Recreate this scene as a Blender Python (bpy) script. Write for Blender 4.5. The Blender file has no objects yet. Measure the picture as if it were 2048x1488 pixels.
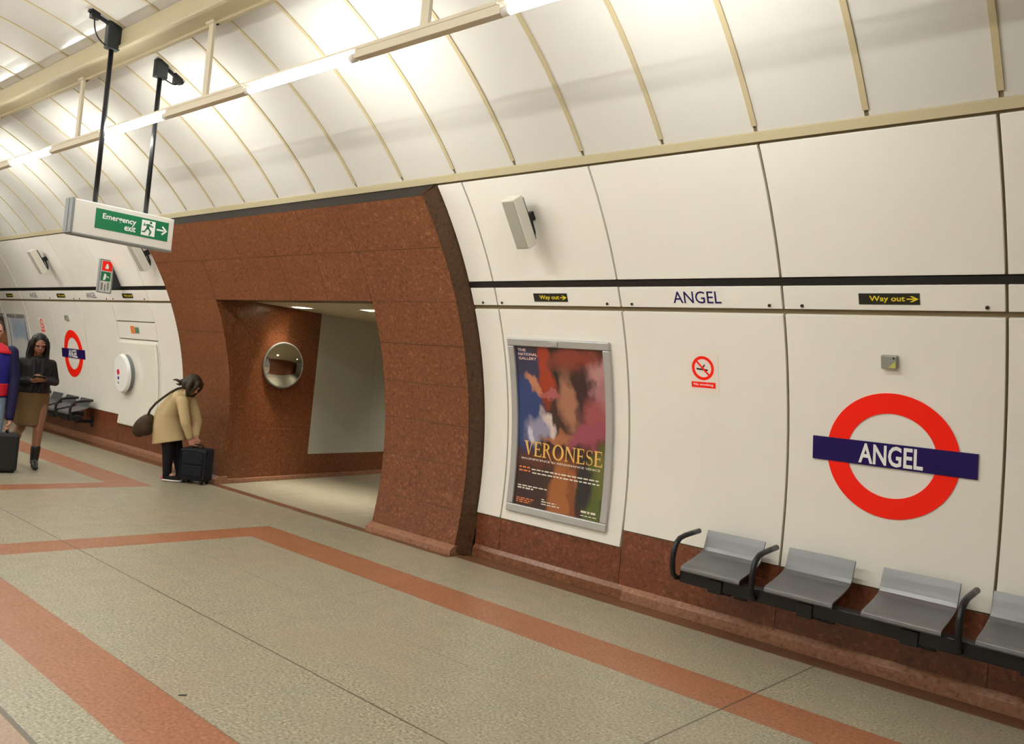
import bpy, bmesh, math, random
from mathutils import Vector, Matrix, Euler
from math import sin, cos, pi, radians, degrees, sqrt, atan2
random.seed(7)
S = bpy.context.scene
COL = S.collection
# ---------------------------------------------------------------- tunnel cross-section (metres)
YC, ZC, R = 1.7254, 0.7376, 3.8746          # centre line and radius of the platform tunnel
def W(x, th, off=0.0):                      # point on the lining: x along the tunnel, th degrees above the springing
    a = radians(th); r = R - off
    return Vector((x, YC + r*cos(a), ZC + r*sin(a)))
ARC = R*pi/180.0                            # metres of lining per degree

# ---------------------------------------------------------------- materials
def mat(name, col=(.5,.5,.5), rough=.5, metal=0.0, spec=.5, emit=None, strength=0.0, coat=0.0):
    m = bpy.data.materials.new(name); m.use_nodes = True
    b = m.node_tree.nodes['Principled BSDF']
    b.inputs['Base Color'].default_value = (*col, 1); b.inputs['Roughness'].default_value = rough
    b.inputs['Metallic'].default_value = metal; b.inputs['Specular IOR Level'].default_value = spec
    b.inputs['Coat Weight'].default_value = coat; b.inputs['Coat Roughness'].default_value = .08
    if emit:
        b.inputs['Emission Color'].default_value = (*emit, 1); b.inputs['Emission Strength'].default_value = strength
    return m
class NT:
    """small node-tree builder"""
    def __init__(s, m): s.t = m.node_tree; s.b = s.t.nodes['Principled BSDF']
    def n(s, kind, **kw):
        nd = s.t.nodes.new(kind)
        for k, v in kw.items(): setattr(nd, k, v)
        return nd
    def link(s, a, b): s.t.links.new(a, b)
    def put(s, sock, v):
        if hasattr(v, 'is_output'): s.link(v, sock)
        elif isinstance(v, tuple): sock.default_value = (*v, 1) if len(v) == 3 else v
        else: sock.default_value = v
    def math(s, op, a, b=0.0, clamp=False):
        nd = s.n('ShaderNodeMath', operation=op); nd.use_clamp = clamp
        s.put(nd.inputs[0], a); s.put(nd.inputs[1], b); return nd.outputs[0]
    def mix(s, f, a, b):
        nd = s.n('ShaderNodeMix', data_type='RGBA'); s.put(nd.inputs[0], f); s.put(nd.inputs[6], a); s.put(nd.inputs[7], b); return nd.outputs[2]
    def obj(s):
        sep = s.n('ShaderNodeSeparateXYZ'); tc = s.n('ShaderNodeTexCoord'); s.link(tc.outputs['Object'], sep.inputs[0]); s.tc = tc
        return sep.outputs
    def uv(s):
        sep = s.n('ShaderNodeSeparateXYZ'); tc = s.n('ShaderNodeTexCoord'); s.link(tc.outputs['UV'], sep.inputs[0]); s.tc = tc
        return sep.outputs
    def noise(s, scale, detail=2.0, rough=.5, vec=None):
        nd = s.n('ShaderNodeTexNoise'); nd.inputs['Scale'].default_value = scale; nd.inputs['Detail'].default_value = detail
        nd.inputs['Roughness'].default_value = rough
        if vec is not None: s.link(vec, nd.inputs['Vector'])
        return nd.outputs['Fac']
    def ramp(s, f, stops):
        nd = s.n('ShaderNodeValToRGB'); e = nd.color_ramp.elements
        while len(e) < len(stops): e.new(.5)
        for el, (p, c) in zip(e, stops): el.position = p; el.color = (*c, 1)
        s.link(f, nd.inputs[0]); return nd.outputs[0]
    def rng(s, v, a, b):
        return s.math('MULTIPLY', s.math('GREATER_THAN', v, a), s.math('LESS_THAN', v, b))
    def near(s, v, c, w):
        return s.math('LESS_THAN', s.math('ABSOLUTE', s.math('SUBTRACT', v, c)), w)
    def orr(s, *a):
        r = a[0]
        for x in a[1:]: r = s.math('MAXIMUM', r, x)
        return r
    def bump(s, h, strength, dist=.01):
        nd = s.n('ShaderNodeBump'); nd.inputs['Strength'].default_value = strength; nd.inputs['Distance'].default_value = dist
        s.link(h, nd.inputs['Height']); s.link(nd.outputs[0], s.b.inputs['Normal'])
def m_enamel(name, col, rough, bump=.04):
    m = mat(name, col, rough); t = NT(m); o = t.obj(); v = t.tc.outputs['Object']
    f = t.noise(1.3, 3, .6, v)
    t.put(t.b.inputs['Base Color'], t.mix(f, tuple(c*.95 for c in col), tuple(min(1, c*1.04) for c in col)))
    t.bump(t.noise(2.2, 1, .5, v), bump, .05)
    return m
def m_granite(name, dark, mid, light, rough=.35, scale=34, big=2.0):
    m = mat(name, mid, rough); t = NT(m); t.obj(); v = t.tc.outputs['Object']
    f = t.noise(scale, 3, .65, v); g = t.noise(big, 3, .6, v)
    c = t.ramp(f, [(.34, dark), (.46, mid), (.57, mid), (.70, light)])
    c2 = t.mix(t.math('MULTIPLY', g, .55), c, tuple(x*.62 for x in mid))
    t.put(t.b.inputs['Base Color'], c2)
    return m
M = {}
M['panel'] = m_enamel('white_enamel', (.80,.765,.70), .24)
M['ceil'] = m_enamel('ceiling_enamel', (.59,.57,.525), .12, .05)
M['joint'] = mat('joint_olive', (.17,.125,.06), .7)  # olive-brown colour of the joints and their backing
M['rib'] = mat('cream_rib', (.47,.39,.24), .4)
M['cream'] = mat('cream_paint', (.70,.63,.49), .4)
M['cornice'] = mat('cornice_paint', (.52,.45,.29), .4)
M['black'] = mat('black_strip', (.006,.006,.006), .35)
M['screw'] = mat('dark_screw', (.05,.045,.035), .4, .6)
GR = dict(dark=(.075,.019,.006), mid=(.185,.059,.021), light=(.37,.16,.075))
M['granite'] = m_granite('red_granite', **GR)
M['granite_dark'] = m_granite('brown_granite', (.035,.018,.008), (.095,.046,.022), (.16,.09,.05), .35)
M['granite_plinth'] = m_granite('plinth_granite', (.07,.018,.007), (.175,.05,.02), (.33,.13,.065), .32)
M['skirt'] = m_granite('pale_red_granite', (.17,.075,.04), (.32,.15,.085), (.45,.26,.17), .3)
M['skirt_dark'] = m_granite('shaded_red_granite', (.10,.03,.012), (.21,.08,.035), (.34,.16,.09), .3)  # skirting stone toned darker where no bevel catches the light
M['greytrim'] = mat('grey_bronze_trim', (.028,.022,.017), .75, 0, .2)
M['silver'] = mat('silver_frame', (.50,.50,.50), .35, .55)
M['seat'] = mat('seat_metal', (.17,.173,.18), .34, .55)
M['blackmetal'] = mat('black_metal', (.012,.012,.014), .35, .3)
M['navy'] = mat('sign_navy', (.012,.004,.085), .4, spec=.25)
M['red'] = mat('sign_red', (.93,.014,.003), .45, spec=.25)
M['white'] = mat('sign_white', (.83,.82,.80), .35)
M['yellow'] = mat('sign_yellow', (.80,.62,.03), .4)
M['signblack'] = mat('sign_black', (.012,.011,.006), .35)
M['grey'] = mat('mid_grey_plastic', (.22,.23,.24), .45)
M['greybox'] = mat('grey_box', (.30,.30,.27), .4, .3)
M['olive'] = mat('olive_sticker', (.50,.50,.12), .5)
M['tube'] = mat('lit_tube', (1,1,1), .3, emit=(.96,.97,.93), strength=68)
M['deadtube'] = mat('unlit_tube', (.72,.73,.72), .25)
M['endcap'] = mat('tube_cap', (.75,.72,.66), .4)
M['mirror'] = mat('mirror_dome', (.85,.87,.86), .03, 1.0)
M['rubber'] = mat('mirror_rim', (.16,.15,.13), .5)
M['passceil'] = mat('passage_ceiling_paint', (.50,.44,.30), .6)
M['recess'] = mat('recess_metal', (.50,.48,.42), .6)
M['passlight'] = mat('passage_light_panel', (1,1,1), .3, emit=(1.0,.94,.82), strength=330)
M['passpanel'] = m_enamel('grey_panel', (.50,.49,.42), .3)
M['housing'] = mat('sign_housing', (.66,.64,.58), .4)
M['endgrey'] = mat('sign_end_grey', (.20,.22,.22), .45)
M['green'] = mat('exit_green', (.0,.165,.06), .35)
M['darkgrey'] = mat('dark_grey_metal', (.035,.042,.045), .4, .4)

# floor: terrazzo with joint lines and red granite bands
m = M['floor'] = mat('terrazzo_floor', (.4,.36,.27), .22); t = NT(m); o = t.obj(); v = t.tc.outputs['Object']; X, Y = o[0], o[1]
f = t.noise(62, 2, .7, v); g = t.noise(1.1, 4, .6, v); g2 = t.noise(6, 3, .6, v)
stone = t.ramp(f, [(.32,(.13,.115,.078)), (.45,(.315,.285,.195)), (.57,(.365,.335,.24)), (.70,(.57,.54,.43))])
stone = t.mix(t.math('MULTIPLY', t.math('SUBTRACT', g, .42, True), 3.0, True), stone, t.mix(.55, stone, (.36,.27,.187)))
stone = t.mix(t.math('MULTIPLY', t.math('SUBTRACT', g2, .40, True), 1.6, True), stone, t.mix(.6, stone, (.26,.25,.19)))
f2 = t.noise(50, 2, .7, v)
redst = t.ramp(f2, [(.30,(.20,.07,.03)), (.46,(.35,.135,.062)), (.60,(.40,.17,.082)), (.74,(.50,.26,.15))])
redst = t.mix(t.math('MULTIPLY', g, .5), redst, (.26,.10,.055))
brn = t.ramp(f2, [(.30,(.075,.028,.011)), (.47,(.16,.065,.028)), (.62,(.20,.085,.038)), (.76,(.30,.15,.08))])
band = t.orr(
    t.math('MULTIPLY', t.rng(Y, 4.15, 4.56), t.orr(t.rng(X, -7.10, 9), t.rng(X, -40, -9.60))),
    t.math('MULTIPLY', t.rng(Y, 1.575, 1.94), t.orr(t.rng(X, -7.10, 9), t.rng(X, -40, -9.60))),
    t.math('MULTIPLY', t.rng(Y, 1.575, 4.56), t.orr(t.rng(X, -7.10, -6.74), t.rng(X, -9.94, -9.60))))
edge = t.orr(t.math('MULTIPLY', t.rng(Y, 5.385, 6.0), t.orr(t.rng(X, -5.36, 9), t.rng(X, -40, -10.93))),
             t.math('MULTIPLY', t.rng(Y, 5.285, 5.41), t.rng(X, -10.93, -5.36)))
kerb = t.rng(Y, -.9, 1.30)
fr = lambda v_, off, per, w: t.math('LESS_THAN', t.math('ABSOLUTE', t.math('SUBTRACT', t.math('FRACT', t.math('DIVIDE', t.math('SUBTRACT', v_, off), per)), .5)), w/per)
fade = t.math('MULTIPLY', t.math('SUBTRACT', t.noise(.8, 2, .5, v), .40, True), 4.0, True)
jn = t.orr(t.near(Y, 2.66, .0055), t.math('MULTIPLY', t.near(X, -2.04, .0055), t.math('GREATER_THAN', Y, 1.94)), t.near(Y, 1.30, .012), t.math('MULTIPLY', fade, t.orr(fr(X, -2.04-1.355, 2.71, .0055), t.near(Y, 3.44, .0045), t.near(Y, 1.94, .002), t.near(Y, 4.15, .002))))
c = t.mix(kerb, stone, t.mix(.6, stone, (.38,.20,.12)))
c = t.mix(band, c, redst); c = t.mix(edge, c, brn)
c = t.mix(t.math('MULTIPLY', jn, .85), c, (.09,.075,.05))
t.put(t.b.inputs['Base Color'], c)
t.put(t.b.inputs['Roughness'], t.math('ADD', t.math('MULTIPLY', g2, .18), .28))
t.bump(f, .05, .002)

# ---------------------------------------------------------------- mesh builder
class MB:
    def __init__(s): s.v = []; s.f = []; s.mi = []; s.uv = {}
    def add(s, vs, fs, mi=0):
        b = len(s.v); s.v += [tuple(p) for p in vs]
        for f in fs: s.f.append(tuple(b+i for i in f)); s.mi.append(mi)
    def hexa(s, p, mi=0):       # 8 points: bottom ring 0-3, top ring 4-7
        s.add(p, [(3,2,1,0),(4,5,6,7),(0,1,5,4),(1,2,6,5),(2,3,7,6),(3,0,4,7)], mi)
    def box(s, x0, x1, y0, y1, z0, z1, mi=0, M_=None):
        p = [Vector(q) for q in ((x0,y0,z0),(x1,y0,z0),(x1,y1,z0),(x0,y1,z0),(x0,y0,z1),(x1,y0,z1),(x1,y1,z1),(x0,y1,z1))]
        if M_: p = [M_ @ q for q in p]
        s.hexa(p, mi)
    def curved(s, x0, x1, t0, t1, o_in, o_out, mi=0, step=1.6):
        """slab of the lining: x0..x1, angles t0..t1, from offset o_out (toward rock) to o_in (toward the platform)"""
        n = max(1, int(abs(t1-t0)/step)); vs = []; fs = []
        for i in range(n+1):
            th = t0 + (t1-t0)*i/n
            vs += [W(x0,th,o_in), W(x1,th,o_in), W(x1,th,o_out), W(x0,th,o_out)]
        for i in range(n):
            a = 4*i; b = a+4
            fs += [(a,a+1,b+1,b), (a+1,a+2,b+2,b+1), (a+2,a+3,b+3,b+2), (a+3,a,b,b+3)]
        fs += [(0,3,2,1), (4*n,4*n+1,4*n+2,4*n+3)]
        s.add(vs, fs, mi)
    def tube(s, pts, r, n=10, mi=0, caps=True):
        pts = [Vector(p) for p in pts]; rs = r if isinstance(r, (list, tuple)) else [r]*len(pts)
        vs = []; fs = []; up = None
        for i, p in enumerate(pts):
            d = (pts[min(i+1, len(pts)-1)] - pts[max(i-1, 0)]).normalized()
            if up is None:
                up = Vector((0,0,1)) if abs(d.z) < .9 else Vector((1,0,0))
            a = d.cross(up).normalized(); up = a.cross(d).normalized()
            for k in range(n):
                q = 2*pi*k/n; vs.append(p + (a*cos(q) + up*sin(q))*rs[i])
        for i in range(len(pts)-1):
            for k in range(n):
                k2 = (k+1) % n; fs.append((i*n+k, i*n+k2, (i+1)*n+k2, (i+1)*n+k))
        if caps: fs += [tuple(range(n-1,-1,-1)), tuple(range((len(pts)-1)*n, len(pts)*n))]
        s.add(vs, fs, mi)
    def prism(s, poly, d, mi=0, fn=None):
        """poly: 3D points in order, d: extrusion vector"""
        d = Vector(d); n = len(poly); p = [Vector(q) for q in poly]
        s.add(p + [q+d for q in p], [tuple(range(n-1,-1,-1)), tuple(range(n,2*n))] + [(i,(i+1)%n,n+(i+1)%n,n+i) for i in range(n)], mi)
    def build(s, name, mats, parent=None, smooth=False, bevel=0.0):
        me = bpy.data.meshes.new(name); me.from_pydata(s.v, [], s.f); me.update()
        mats = mats if isinstance(mats, (list, tuple)) else [mats]
        for m_ in mats: me.materials.append(m_)
        for p, i in zip(me.polygons, s.mi): p.material_index = i
        bm = bmesh.new(); bm.from_mesh(me); bmesh.ops.recalc_face_normals(bm, faces=bm.faces); bm.to_mesh(me); bm.free()
        if smooth:
            for p in me.polygons: p.use_smooth = True
        o = bpy.data.objects.new(name, me); COL.objects.link(o)
        if parent: o.parent = parent
        if bevel:
            b = o.modifiers.new('edge', 'BEVEL'); b.width = bevel; b.segments = 2; b.limit_method = 'ANGLE'; b.angle_limit = radians(40)
        return o
def tag(o, label=None, cat=None, group=None, kind=None):
    if label: o['label'] = label
    if cat: o['category'] = cat
    if group: o['group'] = group
    if kind: o['kind'] = kind
    return o
def thing(name, label, cat, loc=(0,0,0), rz=0.0, group=None):
    o = bpy.data.objects.new(name, None); COL.objects.link(o); o.location = loc; o.rotation_euler = (0,0,rz); o.empty_display_size = .1
    return tag(o, label, cat, group)
def rel(parent, o):           # keep world coordinates of a mesh built in world space under a placed Empty
    o.parent = parent; Mi = (Matrix.Translation(parent.location) @ parent.rotation_euler.to_matrix().to_4x4()).inverted()
    o.data.transform(Mi); return o
def struct(o): o['kind'] = 'structure'; return o
def copy_tree(o, parent=None):
    c = o.copy(); COL.objects.link(c)
    if parent: c.parent = parent
    for ch in [q for q in bpy.data.objects if q.parent == o]: copy_tree(ch, c)
    return c
def text_pts(s, bold=0.0, res=3):
    """outline lettering as (verts, faces) normalised to its own box 0..1 in x and y (aspect returned)"""
    cu = bpy.data.curves.new('lettering', 'FONT'); cu.body = s; cu.size = 1; cu.resolution_u = res; cu.offset = bold; cu.space_line = .8
    o = bpy.data.objects.new('lettering', cu); COL.objects.link(o)
    dg = bpy.context.evaluated_depsgraph_get(); me = bpy.data.meshes.new_from_object(o.evaluated_get(dg))
    vs = [v.co.copy() for v in me.vertices]; fs = [tuple(p.vertices) for p in me.polygons]
    bpy.data.objects.remove(o); bpy.data.curves.remove(cu); bpy.data.meshes.remove(me)
    x0 = min(v.x for v in vs); x1 = max(v.x for v in vs); y0 = min(v.y for v in vs); y1 = max(v.y for v in vs)
    return [((v.x-x0)/(x1-x0), (v.y-y0)/(y1-y0)) for v in vs], fs, (x1-x0)/(y1-y0)
def put_text(mb, s, fn, x0, x1, y0, y1, bold=0.0, mi=0):
    """lettering filling the box x0..x1, y0..y1 of the surface fn(u, v)"""
    vs, fs, _ = text_pts(s, bold)
    mb.add([fn(x0+(x1-x0)*a, y0+(y1-y0)*b) for a, b in vs], fs, mi)
def wall_fn(off): return lambda x, th: W(x, th, off)
# ================================================================ the setting
XL, XR = -34.0, 7.0                       # tunnel ends
PX0, PX1 = -10.93, -5.36                  # granite portal, outer edges
OX0, OX1 = -9.66, -6.59                   # its opening
RP = 3.736; PO = R - RP                   # portal face radius, and how far it stands in front of the wall
# floor
mb = MB(); mb.box(XL, XR, -2.3, 15.0, -.12, 0); struct(mb.build('floor', M['floor']))
# the enamelled wall: columns of panels 1.31 m wide, three rows
cols_r = [PX1+.03, -5.029] + [-3.725 + 1.306*k for k in range(9)]
cols_l = [PX0-.03, -11.86] + [-13.17 - 1.31*k for k in range(17)]
mb = MB(); G = .008
def column(a, b, low, plain=True):
    a, b = min(a,b)+G, max(a,b)-G
    mb.curved(a, b, 26.62, 39.75, 0, -.03)
    mb.curved(a, b, 23.42, 25.74, 0, -.03)
    if plain: mb.curved(a, b, low, 22.86, 0, -.03)
    else:
        mb.curved(a, b, 18.78, 22.86, 0, -.03); mb.curved(a, b, 14.75, 18.52, 0, -.03)
        mb.curved(a, b, low, 14.5, 0, -.03)
for i in range(len(cols_r)-1): column(cols_r[i], cols_r[i+1], -4.97 if i < 2 else -2.93)
for i in range(len(cols_l)-1): column(cols_l[i], cols_l[i+1], -4.97 if i < 2 else -2.93, i != 1)
for a, b in ((PX1, XR), (XL, PX0)): mb.curved(a, b, -5.2, 40.6, -.024, -.06, 1)
struct(mb.build('wall_back', [M['panel'], M['joint']], smooth=False, bevel=.003))
# black stripe above the frieze
mb = MB()
for a, b in ((PX1+.03, XR), (XL, PX0-.03)): mb.curved(a, b, 25.84, 26.50, -.004, -.03)
struct(mb.build('trim_1', M['black']))
# cream cornice between wall and vault
mb = MB(); mb.curved(XL, XR, 40.12, 41.0, .012, -.03); mb.curved(XL, XR, 39.80, 40.12, -.006, -.03, 1)
struct(mb.build('trim_2', [M['cornice'], M['joint']]))
# the vault: panels .66 m wide with cream ribs
mb = MB(); x = -1.09 + .6605*12
while x > XL:
    a = max(x-.6605, XL)
    mb.curved(a+.012, x-.012, 41.02, 139.5, 0, -.03, 0, 2.2)
    mb.curved(x-.017, x+.017, 41.6, 139.5, .009, -.02, 1, 2.2)
    mb.curved(x-.012, x+.012, 41.0, 41.6, -.006, -.03, 2)
    x -= .6605
mb.curved(XL, XR, 41.0, 139.5, -.035, -.08, 2, 2.2)
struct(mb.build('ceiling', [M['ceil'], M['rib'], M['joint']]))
# far side of the tunnel and its two ends
mb = MB(); mb.curved(XL, XR, 139.5, 191.0, 0, -.06); struct(mb.build('wall_front', M['panel']))
for nm, x0, x1 in (('wall_left', XL-.1, XL), ('wall_right', XR, XR+.1)):
    mb = MB(); mb.box(x0, x1, -2.4, 5.8, 0, 4.9); struct(mb.build(nm, M['panel']))
# granite dado under the panels, one stone per panel width
mb = MB()
def dado(cols, dark):
    for i in range(len(cols)-1):
        a, b = sorted((cols[i], cols[i+1])); top = .392 if i < 2 else .532
        mb.box(a+.002, b-.002, 5.603, 5.66, .10, top)
    lo, hi = min(cols), max(cols)
    mb.box(lo, hi, 5.612, 5.66, 0, .56, 1)
dado(cols_r, 0); dado(cols_l, 0)
struct(mb.build('trim_3', [M['granite_plinth'], M['joint']], bevel=.002))
# sloped granite skirting
def skirting(name, x0, x1, y, m_):
    b = MB(); q = []
    for x in (x0, x1): q += [(x, 5.66, 0), (x, y, 0), (x, y, .075), (x, 5.604, .112), (x, 5.66, .112)]
    b.add(q, [(0,1,2,3,4), (9,8,7,6,5)] + [(i, (i+1)%5, 5+(i+1)%5, 5+i) for i in range(5)])
    struct(b.build(name, m_, bevel=.003))
skirting('baseboard_right', -3.66, XR, 5.565, M['skirt'])
skirting('baseboard_centre', PX1+.03, -3.66, 5.578, M['skirt_dark'])
skirting('baseboard_left', XL, PX0-.03, 5.57, M['skirt'])
# ---- granite portal: concentric face standing 14 cm proud, tiled in courses
mb = MB(); g = .0025
lv = [39.55, 32.2, 24.4, 18.0, 12.2, 6.6, .9, -5.2, -9.9]
for i in range(len(lv)-1):
    t1, t0 = lv[i]-.035, lv[i+1]+.035
    xs = [PX1-.03, OX1, -7.32, -8.0, -8.75, OX0, PX0+.03] if i < 2 else [PX1-.03, OX1, None, OX0, PX0+.03]
    for a, b in zip(xs, xs[1:]):
        if a is None or b is None: continue
        mb.curved(min(a,b)+g, max(a,b)-g, t0, t1, PO, PO-.05, 0)
# backing behind the joints
mb.curved(OX1+.03, PX1-.035, -10.9, 39.5, PO-.006, PO-.05, 1)
mb.curved(PX0+.035, OX0-.03, -10.9, 39.5, PO-.006, PO-.05, 1)
mb.curved(OX0, OX1, 24.45, 39.5, PO-.006, PO-.05, 1)
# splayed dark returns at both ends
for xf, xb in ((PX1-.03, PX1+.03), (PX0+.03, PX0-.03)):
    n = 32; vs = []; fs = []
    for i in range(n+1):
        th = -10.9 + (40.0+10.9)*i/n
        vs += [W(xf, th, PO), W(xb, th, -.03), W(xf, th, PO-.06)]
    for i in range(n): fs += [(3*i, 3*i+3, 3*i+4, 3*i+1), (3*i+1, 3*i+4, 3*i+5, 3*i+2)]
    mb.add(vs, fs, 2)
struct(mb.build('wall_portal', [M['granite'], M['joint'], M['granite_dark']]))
# dark splayed capping along the top of the portal
mb = MB(); A = [W(0, 39.55, PO), W(0, 40.1, -.02), W(0, 41.2, -.02), W(0, 41.2, 0)]
q = []
for x0, x1 in ((PX0+.03, PX0-.03), (PX1-.03, PX1+.03)):
    q += [Vector((x0, A[0].y, A[0].z)), Vector((x1, A[1].y, A[1].z)), Vector((x0, A[0].y+.06, A[0].z-.03))]
mb.add(q, [(0,3,4,1), (0,2,5,3), (1,4,5,2), (0,1,2), (3,5,4)]); struct(mb.build('trim_4', M['greytrim']))
# skirting of the two piers
mb = MB()
for a, b in ((OX1-.02, PX1-.02), (PX0+.02, OX0+.02)):
    yb = 5.42; q = []
    for x in (a, b): q += [(x, yb+.1, 0), (x, 5.345, 0), (x, 5.345, .055), (x, 5.405, .095), (x, yb+.1, .095)]
    mb.add(q, [(0,1,2,3,4), (9,8,7,6,5)] + [(i, (i+1)%5, 5+(i+1)%5, 5+i) for i in range(5)])
struct(mb.build('baseboard_portal', M['skirt'], bevel=.004))
# ---- the cross passage behind the opening
def face_y(z, r=RP): return YC + sqrt(r*r - (z-ZC)**2)
CP = 2.335                                              # passage ceiling height
YE = 13.5
SL = -.215                                              # its left wall splays outwards
def lw(y, z=0, d=0): return Vector((OX0 + SL*(y-5.36) + d, y, z))
mb = MB(); n = 14
def lwall(b, ya, yb, z0, z1, d, mi):                    # slab of the left wall
    p = [lw(ya,z0,d), lw(yb,z0,d), lw(yb,z0,d-.12), lw(ya,z0,d-.12)]
    b.hexa(p + [Vector((q.x,q.y,z1)) for q in p], mi)
# jamb part, following the curved face
vs = []; fs = []
for i in range(n+1):
    z = CP*i/n
    vs += [Vector((OX0, face_y(z)+.001, z)), lw(5.75, z), Vector((OX0-.1, face_y(z)+.02, z)), lw(5.75, z, -.12)]
for i in range(n):
    a = 4*i; b = a+4; fs += [(a,a+1,b+1,b), (a+2,b+2,b+3,a+3)]
mb.add(vs, fs, 0)
ys = [5.75, 6.32, 6.915]
for a, b in zip(ys, ys[1:]):
    for z0, z1 in ((0,.70),(.70,1.23),(1.23,1.75),(1.75,CP)): lwall(mb, a+.001, b-.001, z0+.001, z1-.001, 0, 0)
k = 6.915
while k < YE:
    lwall(mb, k+.001, min(k+1.25, YE)-.001, 0, .335, 0, 0); k += 1.25
lwall(mb, 5.75, YE, 0, CP, -.006, 1)
struct(mb.build('wall_passage', [M['granite'], M['joint']]))
mb = MB(); k = 6.915
while k < YE:
    for z0, z1 in ((.34, 1.33), (1.33, CP)): lwall(mb, k+.001, min(k+1.25, YE)-.001, z0, z1-.001, -.001, 0)
    k += 1.25
struct(mb.build('wall_passage_panels', M['passpanel']))
mb = MB(); lwall(mb, 5.47, YE, 0, .055, .05, 0); struct(mb.build('baseboard_passage', M['skirt'], bevel=.006))
mb = MB()
mb.box(OX1, OX1+.15, 5.72, YE, 0, CP)
vs = []; fs = []
for i in range(n+1):
    z = CP*i/n; vs += [Vector((OX1, face_y(z)+.001, z)), Vector((OX1, 5.73, z))]
for i in range(n): fs.append((2*i, 2*i+2, 2*i+3, 2*i+1))
mb.add(vs, fs); struct(mb.build('wall_passage_right', M['granite']))
mb = MB(); mb.box(-12.2, OX1+.2, YE, YE+.1, 0, CP+.2); struct(mb.build('wall_passage_end', M['passpanel']))
# ceiling of the passage with recesses for its two lights and an added unseen lamp, and the lintel soffit
LP = [(-9.42, 6.20), (-8.16, 6.36), (-8.60, 9.40)]; LW, LD = .15, .085  # third lamp is added out of view to brighten the grey wall panels
mb = MB(); xs = [-12.2, LP[0][0]-LW, LP[0][0]+LW, LP[2][0]-LW, LP[2][0]+LW, LP[1][0]-LW, LP[1][0]+LW, OX1+.2]
mb.box(xs[0], xs[1], 5.3, YE, CP, CP+.32); mb.box(xs[2], xs[3], 5.3, YE, CP, CP+.32); mb.box(xs[4], xs[5], 5.3, YE, CP, CP+.32); mb.box(xs[6], xs[7], 5.3, YE, CP, CP+.32)
for (lx, ly) in LP:
    mb.box(lx-LW, lx+LW, 5.3, ly-LD, CP, CP+.32); mb.box(lx-LW, lx+LW, ly+LD, YE, CP, CP+.32)
struct(mb.build('ceiling_passage', M['passceil']))
mb = MB(); zl = W(0, 24.45, PO); mb.box(OX0-.02, OX1+.02, zl.y+.002, zl.y+.20, zl.z, zl.z+.12); struct(mb.build('trim_5', M['granite_dark']))
for i, (lx, ly) in enumerate(LP):
    t_ = thing('recessed_light', ('square recessed light in the passage ceiling above the round mirror', 'square recessed light in the passage ceiling at the right edge of the opening', 'added unseen light deep in the passage ceiling, brightening the grey panels')[i], 'ceiling light', (lx, ly, CP), 0, 'recessed lights in the passage ceiling')
    b = MB(); h_ = .285 if i < 2 else .13; b.box(-LW+.012, LW-.012, -LD+.012, LD-.012, h_, .30); b.build('diffuser', M['passlight'], t_)
    b = MB()
    for q in ((-LW+.001, LW-.001, -LD+.001, -LD+.010), (-LW+.001, LW-.001, LD-.010, LD-.001), (-LW+.001, -LW+.010, -LD+.010, LD-.010), (LW-.010, LW-.001, -LD+.010, LD-.010)): b.box(*q, .013, .30)
    b.build('housing', M['recess'], t_)
    b = MB()
    for q in ((-LW-.02, LW+.02, -LD-.02, -LD+.01), (-LW-.02, LW+.02, LD-.01, LD+.02), (-LW-.02, -LW+.01, -LD+.01, LD-.01), (LW-.01, LW+.02, -LD+.01, LD-.01)):
        b.box(*q, -.006, .012)
    b.build('frame', M['cream'], t_)
# convex mirror on the passage wall
mr, mc = .295, lw(6.25, 1.555)
t_ = thing('convex_mirror', 'round convex safety mirror on the red granite passage wall', 'mirror', mc, atan2(-1, SL) + pi/2)
t_.rotation_euler = (0, 0, radians(1)); t_.location = mc + Vector((.055, -.012, 0))
b = MB(); vs = []; fs = []; nr, na = 9, 40; sag = .075; sr = (mr*mr + sag*sag)/(2*sag)
for i in range(nr+1):
    ra = mr*i/nr; dx = .03 + sag - (sr - sqrt(sr*sr - ra*ra))
    for k in range(na): q = 2*pi*k/na; vs.append((dx, ra*cos(q), ra*sin(q)))
for i in range(nr):
    for k in range(na): k2 = (k+1)%na; fs.append((i*na+k, (i+1)*na+k, (i+1)*na+k2, i*na+k2))
b.add(vs, fs); b.build('mirror_dome', M['mirror'], t_, smooth=True)
b = MB(); b.tube([( .022, (mr+.004)*cos(2*pi*k/48), (mr+.004)*sin(2*pi*k/48)) for k in range(49)], .013, 8); b.build('rim', M['rubber'], t_, smooth=True)
b = MB(); b.tube([(.014,0,0), (.03,0,0)], mr-.01, 40); b.build('back_plate', M['rubber'], t_)
b = MB(); b.tube([(-.06,0,0), (.016,0,0)], .04, 16); b.build('wall_bracket', M['rubber'], t_)

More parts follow.
